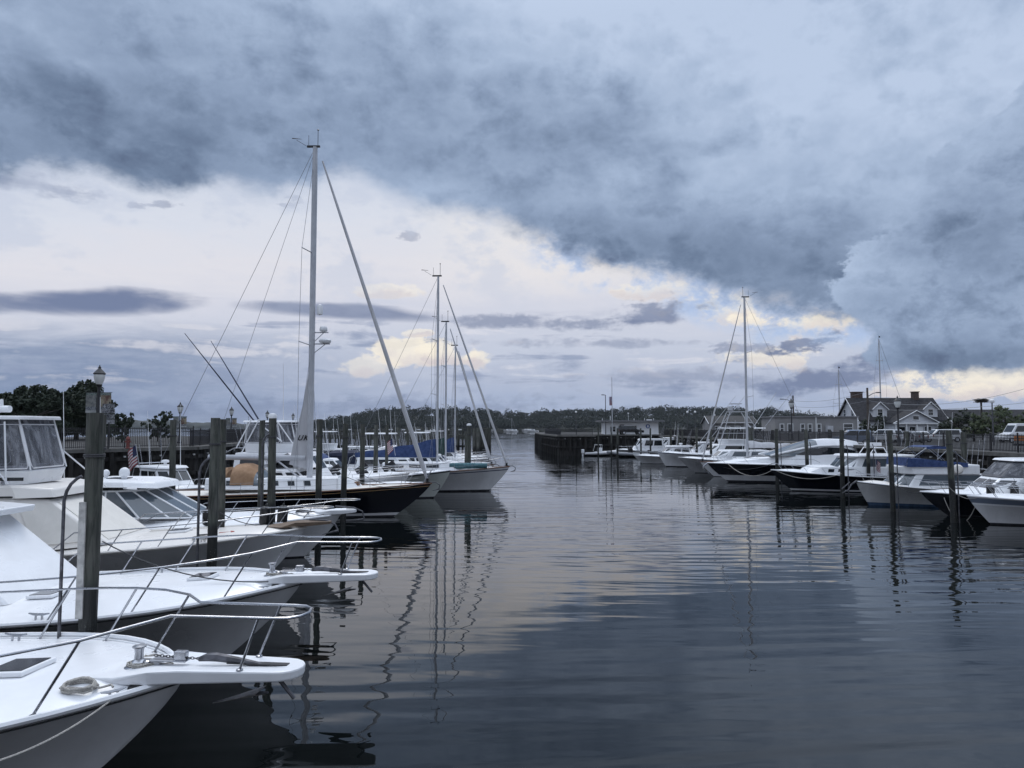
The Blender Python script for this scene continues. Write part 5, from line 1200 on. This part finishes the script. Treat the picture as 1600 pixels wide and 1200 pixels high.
# bare masts of yachts laid up beyond the house
for px, top, d, lab, sp_ in ((1310, 578, 150, 'pale mast of a laid up yacht left of the gabled house', .5), (1373, 530, 150, 'tall pale mast with stays rising behind the gabled house', .55)):
    p = at(px, top, d); t = thing('yacht_mast', lab, 'mast', (p.x, p.y, ZG)); h = p.z - ZG
    mb = MB(); mb.tube([(0, 0, 0), (0, 0, h)], [.16, .12], 8); mb.build('spar', alu, t); mb = MB(); mb.tube([(-1.3, 0, h * sp_), (0, 0, h * sp_), (1.3, 0, h * sp_)], .05, 5); mb.tube([(-.8, 0, h * .78), (.8, 0, h * .78)], .05, 5); mb.build('spreader', alu, t)
    mb = MB()
    for s_ in (-1, 1): mb.tube([(s_ * 1.2, 0, 0), (s_ * 1.3, 0, h * sp_), (0, 0, h)], .015, 4)
    mb.tube([(0, 0, h), (6.5, 0, 1)], .03, 4); mb.build('standing_rigging', wire, t)
    mb = MB(); mb.tube([(0, 0, h), (0, 0, h + .9)], .02, 4); mb.box((.15, 0, h + .5), (.3, .05, .3)); mb.build('masthead_instruments', blackp, t)

# ---------------------------------------------------------------- buildings
siding = mat('pale_grey_siding', (.56, .57, .60), .75, var=.12, scale=.6)
sidingw = mat('white_siding', (.86, .86, .87), .7, var=.08, scale=.7)
taupe = mat('taupe_siding', (.24, .235, .235), .8, var=.12, scale=.5)
def clap(m, step=.16):
    nt = m.node_tree; V.nt = nt; b = nt.nodes['Principled BSDF']; tc = nt.nodes.new('ShaderNodeTexCoord'); sp = nt.nodes.new('ShaderNodeSeparateXYZ'); nt.links.new(tc.outputs['Object'], sp.inputs[0])
    f = V.m('FRACT', V(sp.outputs[2]) / step); bp = nt.nodes.new('ShaderNodeBump'); bp.inputs['Distance'].default_value = .035; bp.invert = True; nt.links.new(f.s, bp.inputs['Height']); nt.links.new(bp.outputs[0], b.inputs['Normal'])
for m_ in (siding, sidingw, taupe): clap(m_)
trimw = mat('white_trim', (.72, .73, .74), .6)
roofm = mat('dark_shingle_roof', (.018, .018, .023), .9, var=.35, scale=3, bump=.02)
brick = mat('brick_chimney', (.10, .07, .06), .9, var=.4, scale=6)
def win(parent, c, w, h, axis='x', muntin=True, depth=.06, out=-1):
    """a framed window on a wall facing -y (axis x) or facing -x (axis y)"""
    f = MB(); x, y, z = c
    def bx(u, v, su, sv, dep, off):
        if axis == 'x': f.box((x + u, y + out * off, z + v), (su, dep, sv))
        else: f.box((x + out * off, y + u, z + v), (dep, su, sv))
    t_ = .09
    for u in (-1, 1): bx(u * (w / 2 + t_ / 2), 0, t_, h + 2 * t_, depth, .02)
    for v in (-1, 1): bx(0, v * (h / 2 + t_ / 2), w, t_, depth, .02)
    if muntin: bx(0, 0, w, .05, depth, .015)
    o = f.build('window', trimw, parent)
    f = MB(); bx(0, 0, w, h, .02, .006); f.build('pane', glass, o)
def gable(t, c, w, d, h0, h1, name='wall', m=None, roof_m=None, ov=.35, axis='y', th=.16):
    """box with a pitched roof; ridge along x (axis x) or y"""
    m = m or siding; roof_m = roof_m or roofm; x, y, z = c; mb = MB()
    if axis == 'x':
        e = [(-w / 2, -d / 2), (w / 2, -d / 2), (w / 2, d / 2), (-w / 2, d / 2)]
        v = [(x + a, y + b, z) for a, b in e] + [(x + a, y + b, z + h0) for a, b in e] + [(x - w / 2, y, z + h1), (x + w / 2, y, z + h1)]
        mb.add(v, [(0, 1, 5, 4), (2, 3, 7, 6), (1, 2, 6, 9, 5), (3, 0, 4, 8, 7)])
        mb.build(name, m, t)
        mb = MB(); k = (h1 - h0) / (d / 2)
        for s_ in (-1, 1):
            a = [(x - w / 2 - ov, y + s_ * (d / 2 + ov), z + h0 - ov * k + .02), (x + w / 2 + ov, y + s_ * (d / 2 + ov), z + h0 - ov * k + .02), (x + w / 2 + ov, y, z + h1 + .02), (x - w / 2 - ov, y, z + h1 + .02)]
            mb.add(a + [(p[0], p[1], p[2] + th) for p in a], [(0, 1, 2, 3), (4, 5, 6, 7), (0, 1, 5, 4), (1, 2, 6, 5), (2, 3, 7, 6), (3, 0, 4, 7)])
        r = mb.build('roof', roof_m, t)
        mb = MB()
        for e_ in (-1, 1):
            X = x + e_ * (w / 2 + ov + .03)
            for s_ in (-1, 1): mb = MB(); mb.tube([(X, y + s_ * (d / 2 + ov), z + h0 - ov * k + .06), (X, y, z + h1 + .08)], .085, 4); mb.build('barge_board', trimw, t)
        return r
    else:
        e = [(-w / 2, -d / 2), (w / 2, -d / 2), (w / 2, d / 2), (-w / 2, d / 2)]
        v = [(x + a, y + b, z) for a, b in e] + [(x + a, y + b, z + h0) for a, b in e] + [(x, y - d / 2, z + h1), (x, y + d / 2, z + h1)]
        mb.add(v, [(0, 1, 5, 8, 4), (1, 2, 6, 5), (2, 3, 7, 9, 6), (3, 0, 4, 7)]); mb.build(name, m, t)
        mb = MB(); k = (h1 - h0) / (w / 2)
        for s_ in (-1, 1):
            a = [(x + s_ * (w / 2 + ov), y - d / 2 - ov, z + h0 - ov * k + .02), (x + s_ * (w / 2 + ov), y + d / 2, z + h0 - ov * k + .02), (x, y + d / 2, z + h1 + .02), (x, y - d / 2 - ov, z + h1 + .02)]
            mb.add(a + [(p[0], p[1], p[2] + th) for p in a], [(0, 1, 2, 3), (4, 5, 6, 7), (0, 1, 5, 4), (1, 2, 6, 5), (2, 3, 7, 6), (3, 0, 4, 7)])
        r = mb.build('roof', roof_m, t)
        mb = MB(); Y = y - d / 2 - ov - .03
        for s_ in (-1, 1): mb = MB(); mb.tube([(x + s_ * (w / 2 + ov), Y, z + h0 - ov * k + .05), (x, Y, z + h1 + .07)], .075, 4); mb.build('barge_board', trimw, t)
        return r

D = 118.0; sc = D / F
p = at(1412, 680, D); t = thing('gabled_house', 'large house with steep dark roof, two dormers, brick chimneys and a columned porch', 'house', (p.x, D, ZG), R(0))
Wd = 14.2; 
r = gable(t, (0, 4.1, 0), Wd, 8.0, 3.3, 6.85, 'wall', siding, None, .4, 'x')
for x, w in ((-5.2, 1.7), (4.4, .9)):
    mb = MB(); mb.box((x, 4.1 if x > 0 else 5.0, 7.0), (w, .9, 2.0)); mb.box((x, 4.1 if x > 0 else 5.0, 8.05), (w + .2, 1.1, .14)); mb.build('chimney', brick, r)
for x, hh in ((-3.7, .1), (4.7, .1)):
    d_ = MB(); gable(t, (x, 1.9, 3.6 + hh), 2.3, 3.4, 1.35, 2.4, 'dormer', siding, roofm, .22, 'y', .1); win(t, (x, .18, 4.4 + hh), .8, 1.0)
gable(t, (.5, -1.2, 0), 7.0, 3.2, 2.75, 4.6, 'porch_gable', siding, roofm, .35, 'y')
mb = MB(); mb.box((.5, -3.0, 2.6), (7.6, .5, .22)); mb.build('porch_beam', trimw, t)
for k in range(5): mb = MB(); mb.box((-2.9 + k * 1.7, -3.05, 1.22), (.2, .2, 2.44)); mb.build('porch_column', trimw, t)
for x in (-1.8, -.1, 2.4): win(t, (x, -2.83, 1.4), 1.0, 1.3)
mb = MB(); mb.box((1.1, -2.84, 1.05), (1.0, .06, 2.1)); mb.build('door', trimw, t)
win(t, (.5, -2.83, 3.5), .9, .6, 'x', False)
for x, z in ((-6.2, 1.6), (-4.4, 1.6), (5.8, 1.6)): win(t, (x, .08, z), .9, 1.2)
for y, z in ((2.6, 4.4), (5.4, 4.4), (2.2, 1.6), (6.0, 1.6)): win(t, (-Wd / 2 - .01, y, z), .8, 1.2, 'y')
D = 108.0; p0 = at(1212, 680, D); p1 = at(1341, 680, D)
t = thing('low_building', 'long low taupe building with flat roof and white sash windows left of the house', 'building', (p0.x, D, ZG)); w = p1.x - p0.x; h = at(1280, 652, D).z - ZG
mb = MB(); mb.box((w / 2, 3, h / 2), (w, 6, h)); mb.build('wall', taupe, t); mb = MB(); mb.box((w / 2, 3, h + .08), (w + .3, 6.3, .18)); mb.build('roof', mat('grey_membrane', (.2, .2, .21), .8), t)
for u in (.05, .30, .39, .50): win(t, (w * u + .35, 0, h * .52), .5, 1.25)
win(t, (w * .155 + .3, 0, h * .52), .7, 1.3, 'x', False); win(t, (w * .88, 0, h * .55), 1.3, 1.1, 'x', True)
mb = MB(); mb.box((w * .64, -.35, h * .5), (.9, .7, .9)); mb.build('air_conditioner', alu, t, bevel=.03)
for u in (.49 + .0, .995): mb = MB(); mb.box((w * u, -.06, h / 2), (.12, .12, h)); mb.build('corner_trim', trimw, t)
mb = MB(); mb.tube([(w * .70, -.5, h), (w * .70, -.3, h + .5), (w * .68, -.1, h + .6)], .06, 6); mb.build('roof_vent', trimw, t)
D = 141.0; p0 = at(946, 682, D); p1 = at(1029, 682, D)
t = thing('harbour_office', 'white flat roofed harbour office with a round blue emblem and wide eaves', 'building', (p0.x, D, ZR)); w = p1.x - p0.x; h = at(980, 659, D).z - ZR
mb = MB(); mb.box((w / 2, 3, h / 2), (w, 6, h)); mb.build('wall', sidingw, t); mb = MB(); mb.box((w / 2 - .1, 2.6, h + .14), (w + 2.2, 7.4, .28)); mb.build('roof', mat('office_fascia', (.16, .16, .17), .8), t)
win(t, (w * .14, 0, h * .45), 1.0, 1.0); win(t, (w * .53, 0, h * .5), 1.25, 1.0)
mb = MB(); mb.box((w * .31, -.03, 1.05), (.95, .08, 2.1)); mb.build('door', glass, t)
mb = MB(); mb.lathe([(.42, 0), (.42, .05)], n=24); e_ = mb.build('emblem', mat('emblem_blue', (.03, .08, .25), .5), t); e_.location = (w * .80, 0, h * .66); e_.rotation_euler = (PI / 2, 0, 0)
mb = MB(); mb.lathe([(.2, .05), (.2, .06)], n=20); mb.box((0, .26, .056), (.36, .05, .012)); mb.box((0, -.27, .056), (.3, .05, .012)); e2 = mb.build('emblem_device', plastic, e_)
for x in (-.05, .1, .55, .75, .92): mb = MB(); mb.tube([(w * x, .5, h + .28), (w * x, .5, h + .28 + (.9 if x == .1 else .4))], .06, 6); mb.build('roof_vent', plastic, t)
mb = MB(); mb.box((w * .85, 1.2, h + .38), (1.0, .6, .2)); mb.build('roof_hatch', plastic, t)
mb = MB(); mb.tube([(w * .45, 1, h + .28), (w * .45, 1, h + 1.7)], .03, 5); mb.lathe([(.15, 0), (.15, .2)], (w * .45, 1, h + 1.6), 8); mb.build('antenna', plastic, t)
p = at(1033, 690, 133); t = thing('gangway_stairs', 'grey timber stairs with handrails beside the harbour office', 'stairs', (p.x, p.y, 0))
mb = MB(); [mb.box((.25 + k * .32, 0, 3.3 - k * .24), (.34, 1.1, .06)) for k in range(12)]; mb.build('treads', wood, t)
mb = MB(); [mb.tube([(.1, y, 4.5), (4.2, y, 1.6)], .05, 6) for y in (-.55, .55)]; [mb.tube([(.1, y, 3.3), (4.2, y, .5)], .07, 6) for y in (-.55, .55)]; [mb.tube([(x, y, -.6 if x > 3 else 2.4 - .7 * x), (x, y, 4.6 - .7 * x)], .05, 6) for y in (-.55, .55) for x in (.15, 1.5, 2.8, 4.1)]; mb.build('handrails', wood, t)
t = thing('far_house', 'brown roofed low building behind the tower boat at the foot of the wood', 'building', tuple(at(1147, 684, 170))[:2] + (ZG,)); mb = MB()
gable(t, (0, 4, 0), 11, 7, 2.9, 4.6, 'wall', taupe, mat('brown_roof', (.06, .058, .058), .9, var=.3), .4, 'x'); [win(t, (x, 0, 1.6), 1, 1.1) for x in (-4, -1.5, 1, 3.5)]

# ---------------------------------------------------------------- cars
def car(px, d, L, kind, color, label, rz=90, zg=ZG):
    p = at(px, 680, d); t = thing('parked_van' if kind == 'van' else 'parked_car', label, 'van' if kind == 'van' else 'car', (p.x, p.y, zg), R(rz), 'vehicles in the car park')
    W_ = .92 if kind != 'van' else 1.0; h = {'suv': 1.72, 'car': 1.45, 'van': 2.5, 'pickup': 1.8}[kind]; bl = .95 if kind != 'car' else .82
    P = {'suv': [(-L / 2, .45), (-L / 2, bl), (-L / 2 + .15, bl + .08), (L / 2 - 1.2, bl + .05), (L / 2 - .15, bl - .12), (L / 2, .75), (L / 2, .4)], 'van': [(-L / 2, .45), (-L / 2, bl + .3), (L / 2 - .9, bl + .3), (L / 2 - .1, bl - .05), (L / 2, .8), (L / 2, .4)]}.get(kind) or [(-L / 2, .42), (-L / 2, bl - .05), (-L / 2 + .2, bl + .05), (L / 2 - 1.2, bl), (L / 2 - .15, bl - .15), (L / 2, .65), (L / 2, .38)]
    mb = MB(); mb.loft([[(x, y * W_, z) for x, z in P] for y in (-1, -.97, .97, 1)], 0, False); body = mb.build('body', color, t, bevel=.06)
    a, b, c_, d_ = {'suv': (-L / 2 + .12, -L / 2 + .35, L / 2 - 2.1, L / 2 - 1.25), 'car': (-L / 2 + .45, -L / 2 + 1.1, L / 2 - 2.1, L / 2 - 1.2), 'van': (-L / 2 + .02, -L / 2 + .06, L / 2 - 1.7, L / 2 - .95), 'pickup': (-.7, -.4, L / 2 - 2.2, L / 2 - 1.4)}[kind]
    z0 = bl + (.03 if kind != 'van' else .28); k = .80 if kind != 'van' else .9
    lo = [Vector(v) for v in ((a, -W_ * .96, z0), (d_, -W_ * .96, z0), (d_, W_ * .96, z0), (a, W_ * .96, z0))]; hi = [Vector(v) for v in ((b, -W_ * k, h), (c_, -W_ * k, h), (c_, W_ * k, h), (b, W_ * k, h))]
    o, q = house(t, 'cabin', color, lo, hi, .06)
    sp_ = [(0, .08, .48, .15, .88), (0, .52, .92, .15, .88), (2, .08, .48, .15, .88), (2, .52, .92, .15, .88), (1, .08, .92, .12, .88), (3, .1, .9, .15, .85)]
    if kind == 'van': sp_ = [(0, .70, .95, .15, .75), (2, .05, .30, .15, .75), (1, .08, .92, .12, .8), (3, .1, .45, .35, .8), (3, .55, .9, .35, .8)]
    windows(t, q, sp_, glass, 'window', .008)
    for sx in (-1, 1):
        for sy in (-1, 1):
            w_ = MB(); w_.lathe([(.2, -.12), (.33, -.12), (.35, -.06), (.35, .06), (.33, .12), (.2, .12)], n=16); wo = w_.build('wheel', rubber, t); wo.location = (sx * (L / 2 - .9), sy * (W_ - .1), .35); wo.rotation_euler.x = PI / 2
            w_ = MB(); w_.lathe([(.19, -.125), (.05, -.13), (.05, .13), (.19, .125)], n=12); w_.build('rim', alu, wo)
    for sy in (-1, 1):
        mb = MB(); mb.box((L / 2 - .02, sy * W_ * .72, .72), (.08, .34, .16)); mb.build('headlight', plastic, t); mb = MB(); mb.box((-L / 2 + .01, sy * W_ * .82, .85), (.06, .16, .3)); mb.build('tail_light', mat('tail_light_red', (.2, .01, .01), .3), t)
    return t
cw = mat('white_car_paint', (.70, .71, .73), .2, coat=.5); ck = mat('black_car_paint', (.012, .012, .014), .15, coat=.5); cs = mat('silver_blue_car_paint', (.22, .27, .36), .25, .4, coat=.5); cg = mat('grey_car_paint', (.25, .26, .28), .25, .4, coat=.5)
car(985, 138.2, 4.9, 'suv', ck, 'black car parked right outside the white harbour office', 8, ZR + .12)
car(1328, 80, 4.6, 'suv', cs, 'silver blue car parked at the end of the low taupe building', 165)
car(1380, 92, 4.7, 'suv', cw, 'white SUV parked end on, left of the black lamp post', 118)
car(1418, 92, 4.6, 'car', cg, 'grey car parked right behind the black lamp post', 112); car(1432, 97, 4.5, 'car', cw, 'white car parked close to the house porch', 100)
car(1468, 96, 5.4, 'suv', cw, 'long white car parked side on before the house porch', 175); car(1366, 97, 4.3, 'car', cg, 'dark grey car parked leftmost before the gabled house', 95)
car(1600, 92, 6.2, 'van', cw, 'white delivery van at the right edge beyond the promenade fence', 178)
p = at(1602, 688, 66); t = thing('work_machine', 'orange work machine half hidden by the fence at the right edge', 'machine', (p.x, p.y, ZG)); og = mat('orange_paint', (.45, .14, .02), .5)
mb = MB(); mb.box((.4, 0, 1.0), (2.2, 1.2, .5)); mb.box((1.1, 0, 1.5), (.9, 1.1, .7)); mb.build('body', og, t, bevel=.06); mb = MB(); [mb.lathe([(.1, -.1), (.4, -.1), (.4, .1), (.1, .1)], (x, y, .4), 10) for x in (-.3, 1.1) for y in (-.6, .6)]; mb.build('wheels', rubber, t)
p = at(200, 691, 49.5); mb = MB(); mb.lathe([(.17, 0), (.17, .05), (.11, .08), (.11, .6), (.15, .64), (.12, .76), (.04, .84)], n=10); mb.box((0, 0, .48), (.38, .12, .12)); tag(mb.build('hydrant', mat('faded_red_paint', (.14, .035, .03), .7), None, (p.x, p.y, ZL)), 'faded red hydrant behind the fence above the left quay', 'hydrant')
p = at(212, 742, 36); t = thing('stern_flag', 'small striped flag leaning on a staff before the left quay wall', 'flag', (p.x, p.y, 0)); flag(t, (.3, 0, p.z - .2), 1.75, .75, 1.0, -.35)
mb = MB(); mb.tube([(0, 0, p.z - .3), (.5, 0, p.z - .25)], .05, 6); mb.tube([(.3, 0, -.3), (.3, 0, p.z - .2)], .06, 6); mb.build('bracket', galv, t)
# ---------------------------------------------------------------- trees
def crown(rnd, c, rad, ncl, nl, size, mb, low=.0):
    for i in range(ncl):
        while True:
            u = Vector((rnd.uniform(-1, 1), rnd.uniform(-1, 1), rnd.uniform(-.9, 1)))
            if .25 < u.length < 1: break
        cc = Vector(c) + Vector((u.x * rad[0], u.y * rad[1], u.z * rad[2])); cr = min(rad) * rnd.uniform(.22, .42)
        for k in range(nl):
            v = Vector((rnd.gauss(0, 1), rnd.gauss(0, 1), rnd.gauss(0, .7))); v = v.normalized() * cr * rnd.uniform(.4, 1.1)
            p = cc + v; a = Vector((rnd.gauss(0, 1), rnd.gauss(0, 1), rnd.gauss(0, 1))).normalized(); b = a.orthogonal().normalized(); s_ = size * rnd.uniform(.6, 1.3)
            a = a * s_; b = b * s_ * .6
            mb.add([p - a, p + b, p + a, p - b], [(0, 1, 2, 3)])
def tree(px, top, d, zg, w, label, lm, seed, nl=26, ncl=60, size=.16, name='broadleaf_tree', group=None, trunk=.3):
    p = at(px, top, d); t = thing(name, label, 'tree', (p.x, p.y, zg), 0, group); h = p.z - zg; rnd = random.Random(seed)
    mb = MB(); mb.tube([(0, 0, -.1), (.05, 0, h * .25), (-.05, .05, h * .5), (.05, 0, h * .8)], [trunk, trunk * .8, trunk * .55, trunk * .2], 8)
    for k in range(6):
        a = rnd.uniform(0, 2 * PI); z = h * rnd.uniform(.3, .6); mb.tube([(0, 0, z), (w * .22 * math.cos(a), w * .22 * math.sin(a), z + h * .12), (w * .38 * math.cos(a), w * .38 * math.sin(a), z + h * .2)], [trunk * .4, trunk * .25, trunk * .08], 5)
    mb.build('trunk', bark, t)
    mb = MB()
    for k in range(5): crown(rnd, (rnd.uniform(-.2, .2) * w, rnd.uniform(-.2, .2) * w, h * (.28 + .145 * k)), (w * (.46 - .05 * k), w * (.46 - .05 * k), h * .2), ncl // 5, nl, size, mb)
    mb.build('crown', lm, t); return t
for px, top, d, w, lab in ((-30, 612, 72, 12, 'broad dark tree at the left edge behind the promenade'), (25, 607, 75, 11, 'tall dark tree second from the left edge'), (72, 608, 80, 11, 'dark tree behind the promenade fence, left of the banner lamp'), (122, 600, 84, 6.5, 'dark tree with ragged top just left of the banner lamp'), (98, 616, 78, 8, 'low broad dark tree filling the gap left of the banner lamp'), (48, 620, 70, 7, 'low dark tree between the two tall trees at the left edge'), (140, 612, 90, 6, 'smaller dark tree partly behind the tall banner lamp')):
    tree(px, top, d, ZL, w, lab, leaf_dark, px + 91, 60, 150, .19, group='trees behind the left promenade')
tree(192, 644, 70, ZL, 3.2, 'small ragged tree right of the nearest piling top', leaf_dark, 5, 26, 70, .12, 'small_tree', 'small promenade trees', .07); tree(247, 646, 75, ZL, 3.2, 'small ragged tree left of the first far lamp post', leaf_dark, 6, 26, 70, .12, 'small_tree', 'small promenade trees', .07)
for px, top, d, w, lab, lm in ((1497, 642, 104, 4.5, 'dark shrub tree against the right end of the house', leaf_dark), (1520, 648, 100, 4.5, 'rounded green tree under the osprey nest', leaf_mid), (1550, 640, 98, 5, 'green tree right of the nest pole', leaf_mid), (1570, 636, 102, 4.5, 'tallest light green tree in the hedge row', leaf_mid), (1600, 645, 100, 5, 'green tree at the right edge above the white van', leaf_mid), (1480, 655, 112, 3.5, 'low dark shrub by the house corner', leaf_dark)):
    tree(px, top, d, ZG, w, lab, lm, px, 26, 70, .17, 'hedge_tree', 'trees right of the house', .15)
for px, top, d, w, lab in ((1370, 650, 113, 3.2, 'dark bush left of the house porch'), (1350, 655, 112, 2.6, 'dark bush by the left corner of the house')): tree(px, top, d, ZG, w, lab, leaf_dark, px, 22, 50, .14, 'bush', 'bushes by the house', .08)
t = thing('distant_shed', 'long dark roofed shed beyond the hedge trees at the right edge', 'building', tuple(at(1575, 680, 150))[:2] + (ZG,)); gable(t, (0, 3, 0), 24, 8, 3.2, 5.6, 'wall', taupe, roofm, .4, 'x'); [win(t, (x, -1, 1.6), 1, 1.1) for x in (-8, -4, 0, 4, 8)]

# ---------------------------------------------------------------- far wooded shore
land = mat('far_ground', (.018, .024, .016), .95, var=.4, scale=.02)
prof = [(430, 664), (500, 660), (530, 650), (560, 642), (585, 634), (640, 631), (700, 632), (760, 634), (800, 640), (850, 637), (900, 634), (950, 634), (1000, 631), (1100, 630), (1190, 632), (1240, 638), (1290, 646), (1330, 655), (1420, 658), (1700, 658), (2100, 656)]
def ztop(px, D):
    for (a, u), (b, v) in zip(prof, prof[1:]):
        if a <= px <= b: return EYE + (667 - (u + (v - u) * (px - a) / (b - a))) * D / F
    return EYE + 2 * D / F
D0 = 930
mb = MB(); xs = list(range(380, 2120, 20)); rows = [(D0, 0), (D0 + 12, .03), (D0 + 60, .35), (D0 + 130, .8), (D0 + 260, .9)]
vs = [((px - 800) / F * d, d, -.5 if k == 0 else .4 + max(0, ztop(px, D0) - 9) * k) for d, k in rows for px in xs]
n = len(xs); mb.add(vs, [(i * n + j, i * n + j + 1, (i + 1) * n + j + 1, (i + 1) * n + j) for i in range(len(rows) - 1) for j in range(n - 1)], 0, True); struct(mb.build('far_shore_hill', land))
rnd = random.Random(11); mb = MB()
for k in range(2300):
    px = rnd.uniform(430, 1720); dd = rnd.choice((6, 18, 40, 65, 95, 125)) + rnd.uniform(-5, 5); d = D0 + dd
    if px > 1345 and rnd.random() < .6: continue
    g = .4 + max(0, ztop(px, D0) - 9) * min(.85, dd / 130); h = rnd.uniform(8, 12.5) * (1 if px < 1330 else .6); h *= 1.3 if rnd.random() < .12 else 1; r_ = rnd.uniform(4.5, 8.5); X = (px - 800) / F * d
    zt = ztop(px, D0) * (1 + dd / D0) + 1
    if g + h > zt + 3: h = max(6, zt + rnd.uniform(-2, 2.5) - g)
    c = Vector((X, d, g + h * .55))
    for i in range(80):
        v = Vector((rnd.gauss(0, 1), rnd.gauss(0, 1), rnd.gauss(0, 1))).normalized(); v = Vector((v.x * r_, v.y * r_, v.z * h * .46)) * rnd.uniform(.65, 1.05); p = c + v
        a = Vector((rnd.gauss(0, 1), rnd.gauss(0, .5), rnd.gauss(0, 1))).normalized(); b = a.orthogonal().normalized(); s_ = rnd.uniform(.6, 1.2); mb.add([p - a * s_, p + b * s_ * .8, p + a * s_, p - b * s_ * .8], [(0, 1, 2, 3)])
o = mb.build('far_wood', leaf_far); tag(o, 'dark wooded ridge along the whole far shore', 'wood', None, 'stuff')
mb = MB(); D1 = 2600; xs = list(range(-300, 560, 6)); vs = []
for d, k in ((D1, 0), (D1 + 10, .45), (D1 + 60, 1), (D1 + 400, .8)):
    for px in xs: 
        zt = EYE + (667 - (658.5 + 2.2 * math.sin(px * .021) + 1.3 * math.sin(px * .083 + 1) + rnd.uniform(-.7, .7))) * D1 / F; vs.append(((px - 800) / F * d, d, -1 if k == 0 else zt * k))
n = len(xs); mb.add(vs, [(i * n + j, i * n + j + 1, (i + 1) * n + j + 1, (i + 1) * n + j) for i in range(3) for j in range(n - 1)], 0, True); struct(mb.build('distant_hills', mat('distant_woodland', (.025, .032, .026), .95, var=.5, scale=.02)))

# ---------------------------------------------------------------- mooring lines between bows and pilings
for a, b, dr, r_, m_, lab in (
    (to_world(l2, (-.5, -.6, H2.fb + .1)), at(160, 846, 15.3), .25, .013, rope_d, 'dark dock line from the second white bow to the piling behind the nearest one'),
    (to_world(l3, (-1.0, .55, H3.fb + .05)), at(343, 800, 23.2), .2, .014, rope_d, 'dark dock line from the cream bow to the dark based piling'),
    (to_world(l3, (-2.6, -1.5, H3.dz(-2.6, -1.5) + .05)), at(336, 812, 19.9), .12, .014, rope_m, 'pale dock line from the cream foredeck cleat to the greenish piling'),
    (to_world(l4, (-.5, -.5, H4.fb + .05)), at(428, 790, 25.4), .2, .014, rope_d, 'dark dock line from the express cruiser bow to the white capped piling'),
    (to_world(l5, (-.6, -.4, H5.fb)), at(541, 745, 37.8), .35, .018, rope_m, 'pale dock line from the navy yacht bow to the greenish piling'),
    (to_world(l5, (-1.2, .5, H5.fb)), at(567, 742, 43.8), .3, .018, rope_d, 'dark dock line from the navy yacht bow to the grey piling behind it'),
    (to_world(l8, (-.3, -.1, H8.fb)), at(733, 712, 55.9), .3, .02, rope_m, 'pale dock line from the white yacht bow to the channel piling'),
    (to_world(rr1, (-.4, .3, 1.4)), at(1482, 760, 37.5), .3, .016, rope_m, 'pale dock line from the nearest right bow to the piling before it'),
    (to_world(rr2, (-.4, -.3, 1.3)), at(1392, 752, 42.4), .3, .016, rope_d, 'dark dock line from the black hulled bow to the left hand piling'),
    (to_world(rr4, (-.3, .2, 1.6)), at(1315, 740, 50.3), .5, .02, rope_m, 'pale dock line from the pilothouse boat bow to the piling at its side'),
    (to_world(rr4, (-.3, -.2, 1.6)), at(1259, 728, 60.3), .3, .02, rope_d, 'dark dock line from the pilothouse boat bow back to the yacht piling'),
    (to_world(rr5, (-.3, -.2, 1.7)), at(1213, 722, 61.8), .6, .022, rope_d, 'dark dock line from the big yacht bow to the leftmost piling')):
    line('mooring_line', a, b, dr, r_, m_, lab)

# ---------------------------------------------------------------- damp evening air
hm = bpy.data.materials.new('damp_air'); hm.use_nodes = True; nt = hm.node_tree; nt.nodes.clear()
v = nt.nodes.new('ShaderNodeVolumePrincipled'); v.inputs['Color'].default_value = (.82, .88, 1, 1); v.inputs['Density'].default_value = .000045; v.inputs['Anisotropy'].default_value = 0
o = nt.nodes.new('ShaderNodeOutputMaterial'); nt.links.new(v.outputs[0], o.inputs['Volume'])
mb = MB(); mb.box((0, 2850, 40), (10100, 6350, 82)); o = mb.build('haze', hm); o['kind'] = 'stuff'; o['label'] = 'thin pale evening haze over the whole harbour'; o['category'] = 'haze'
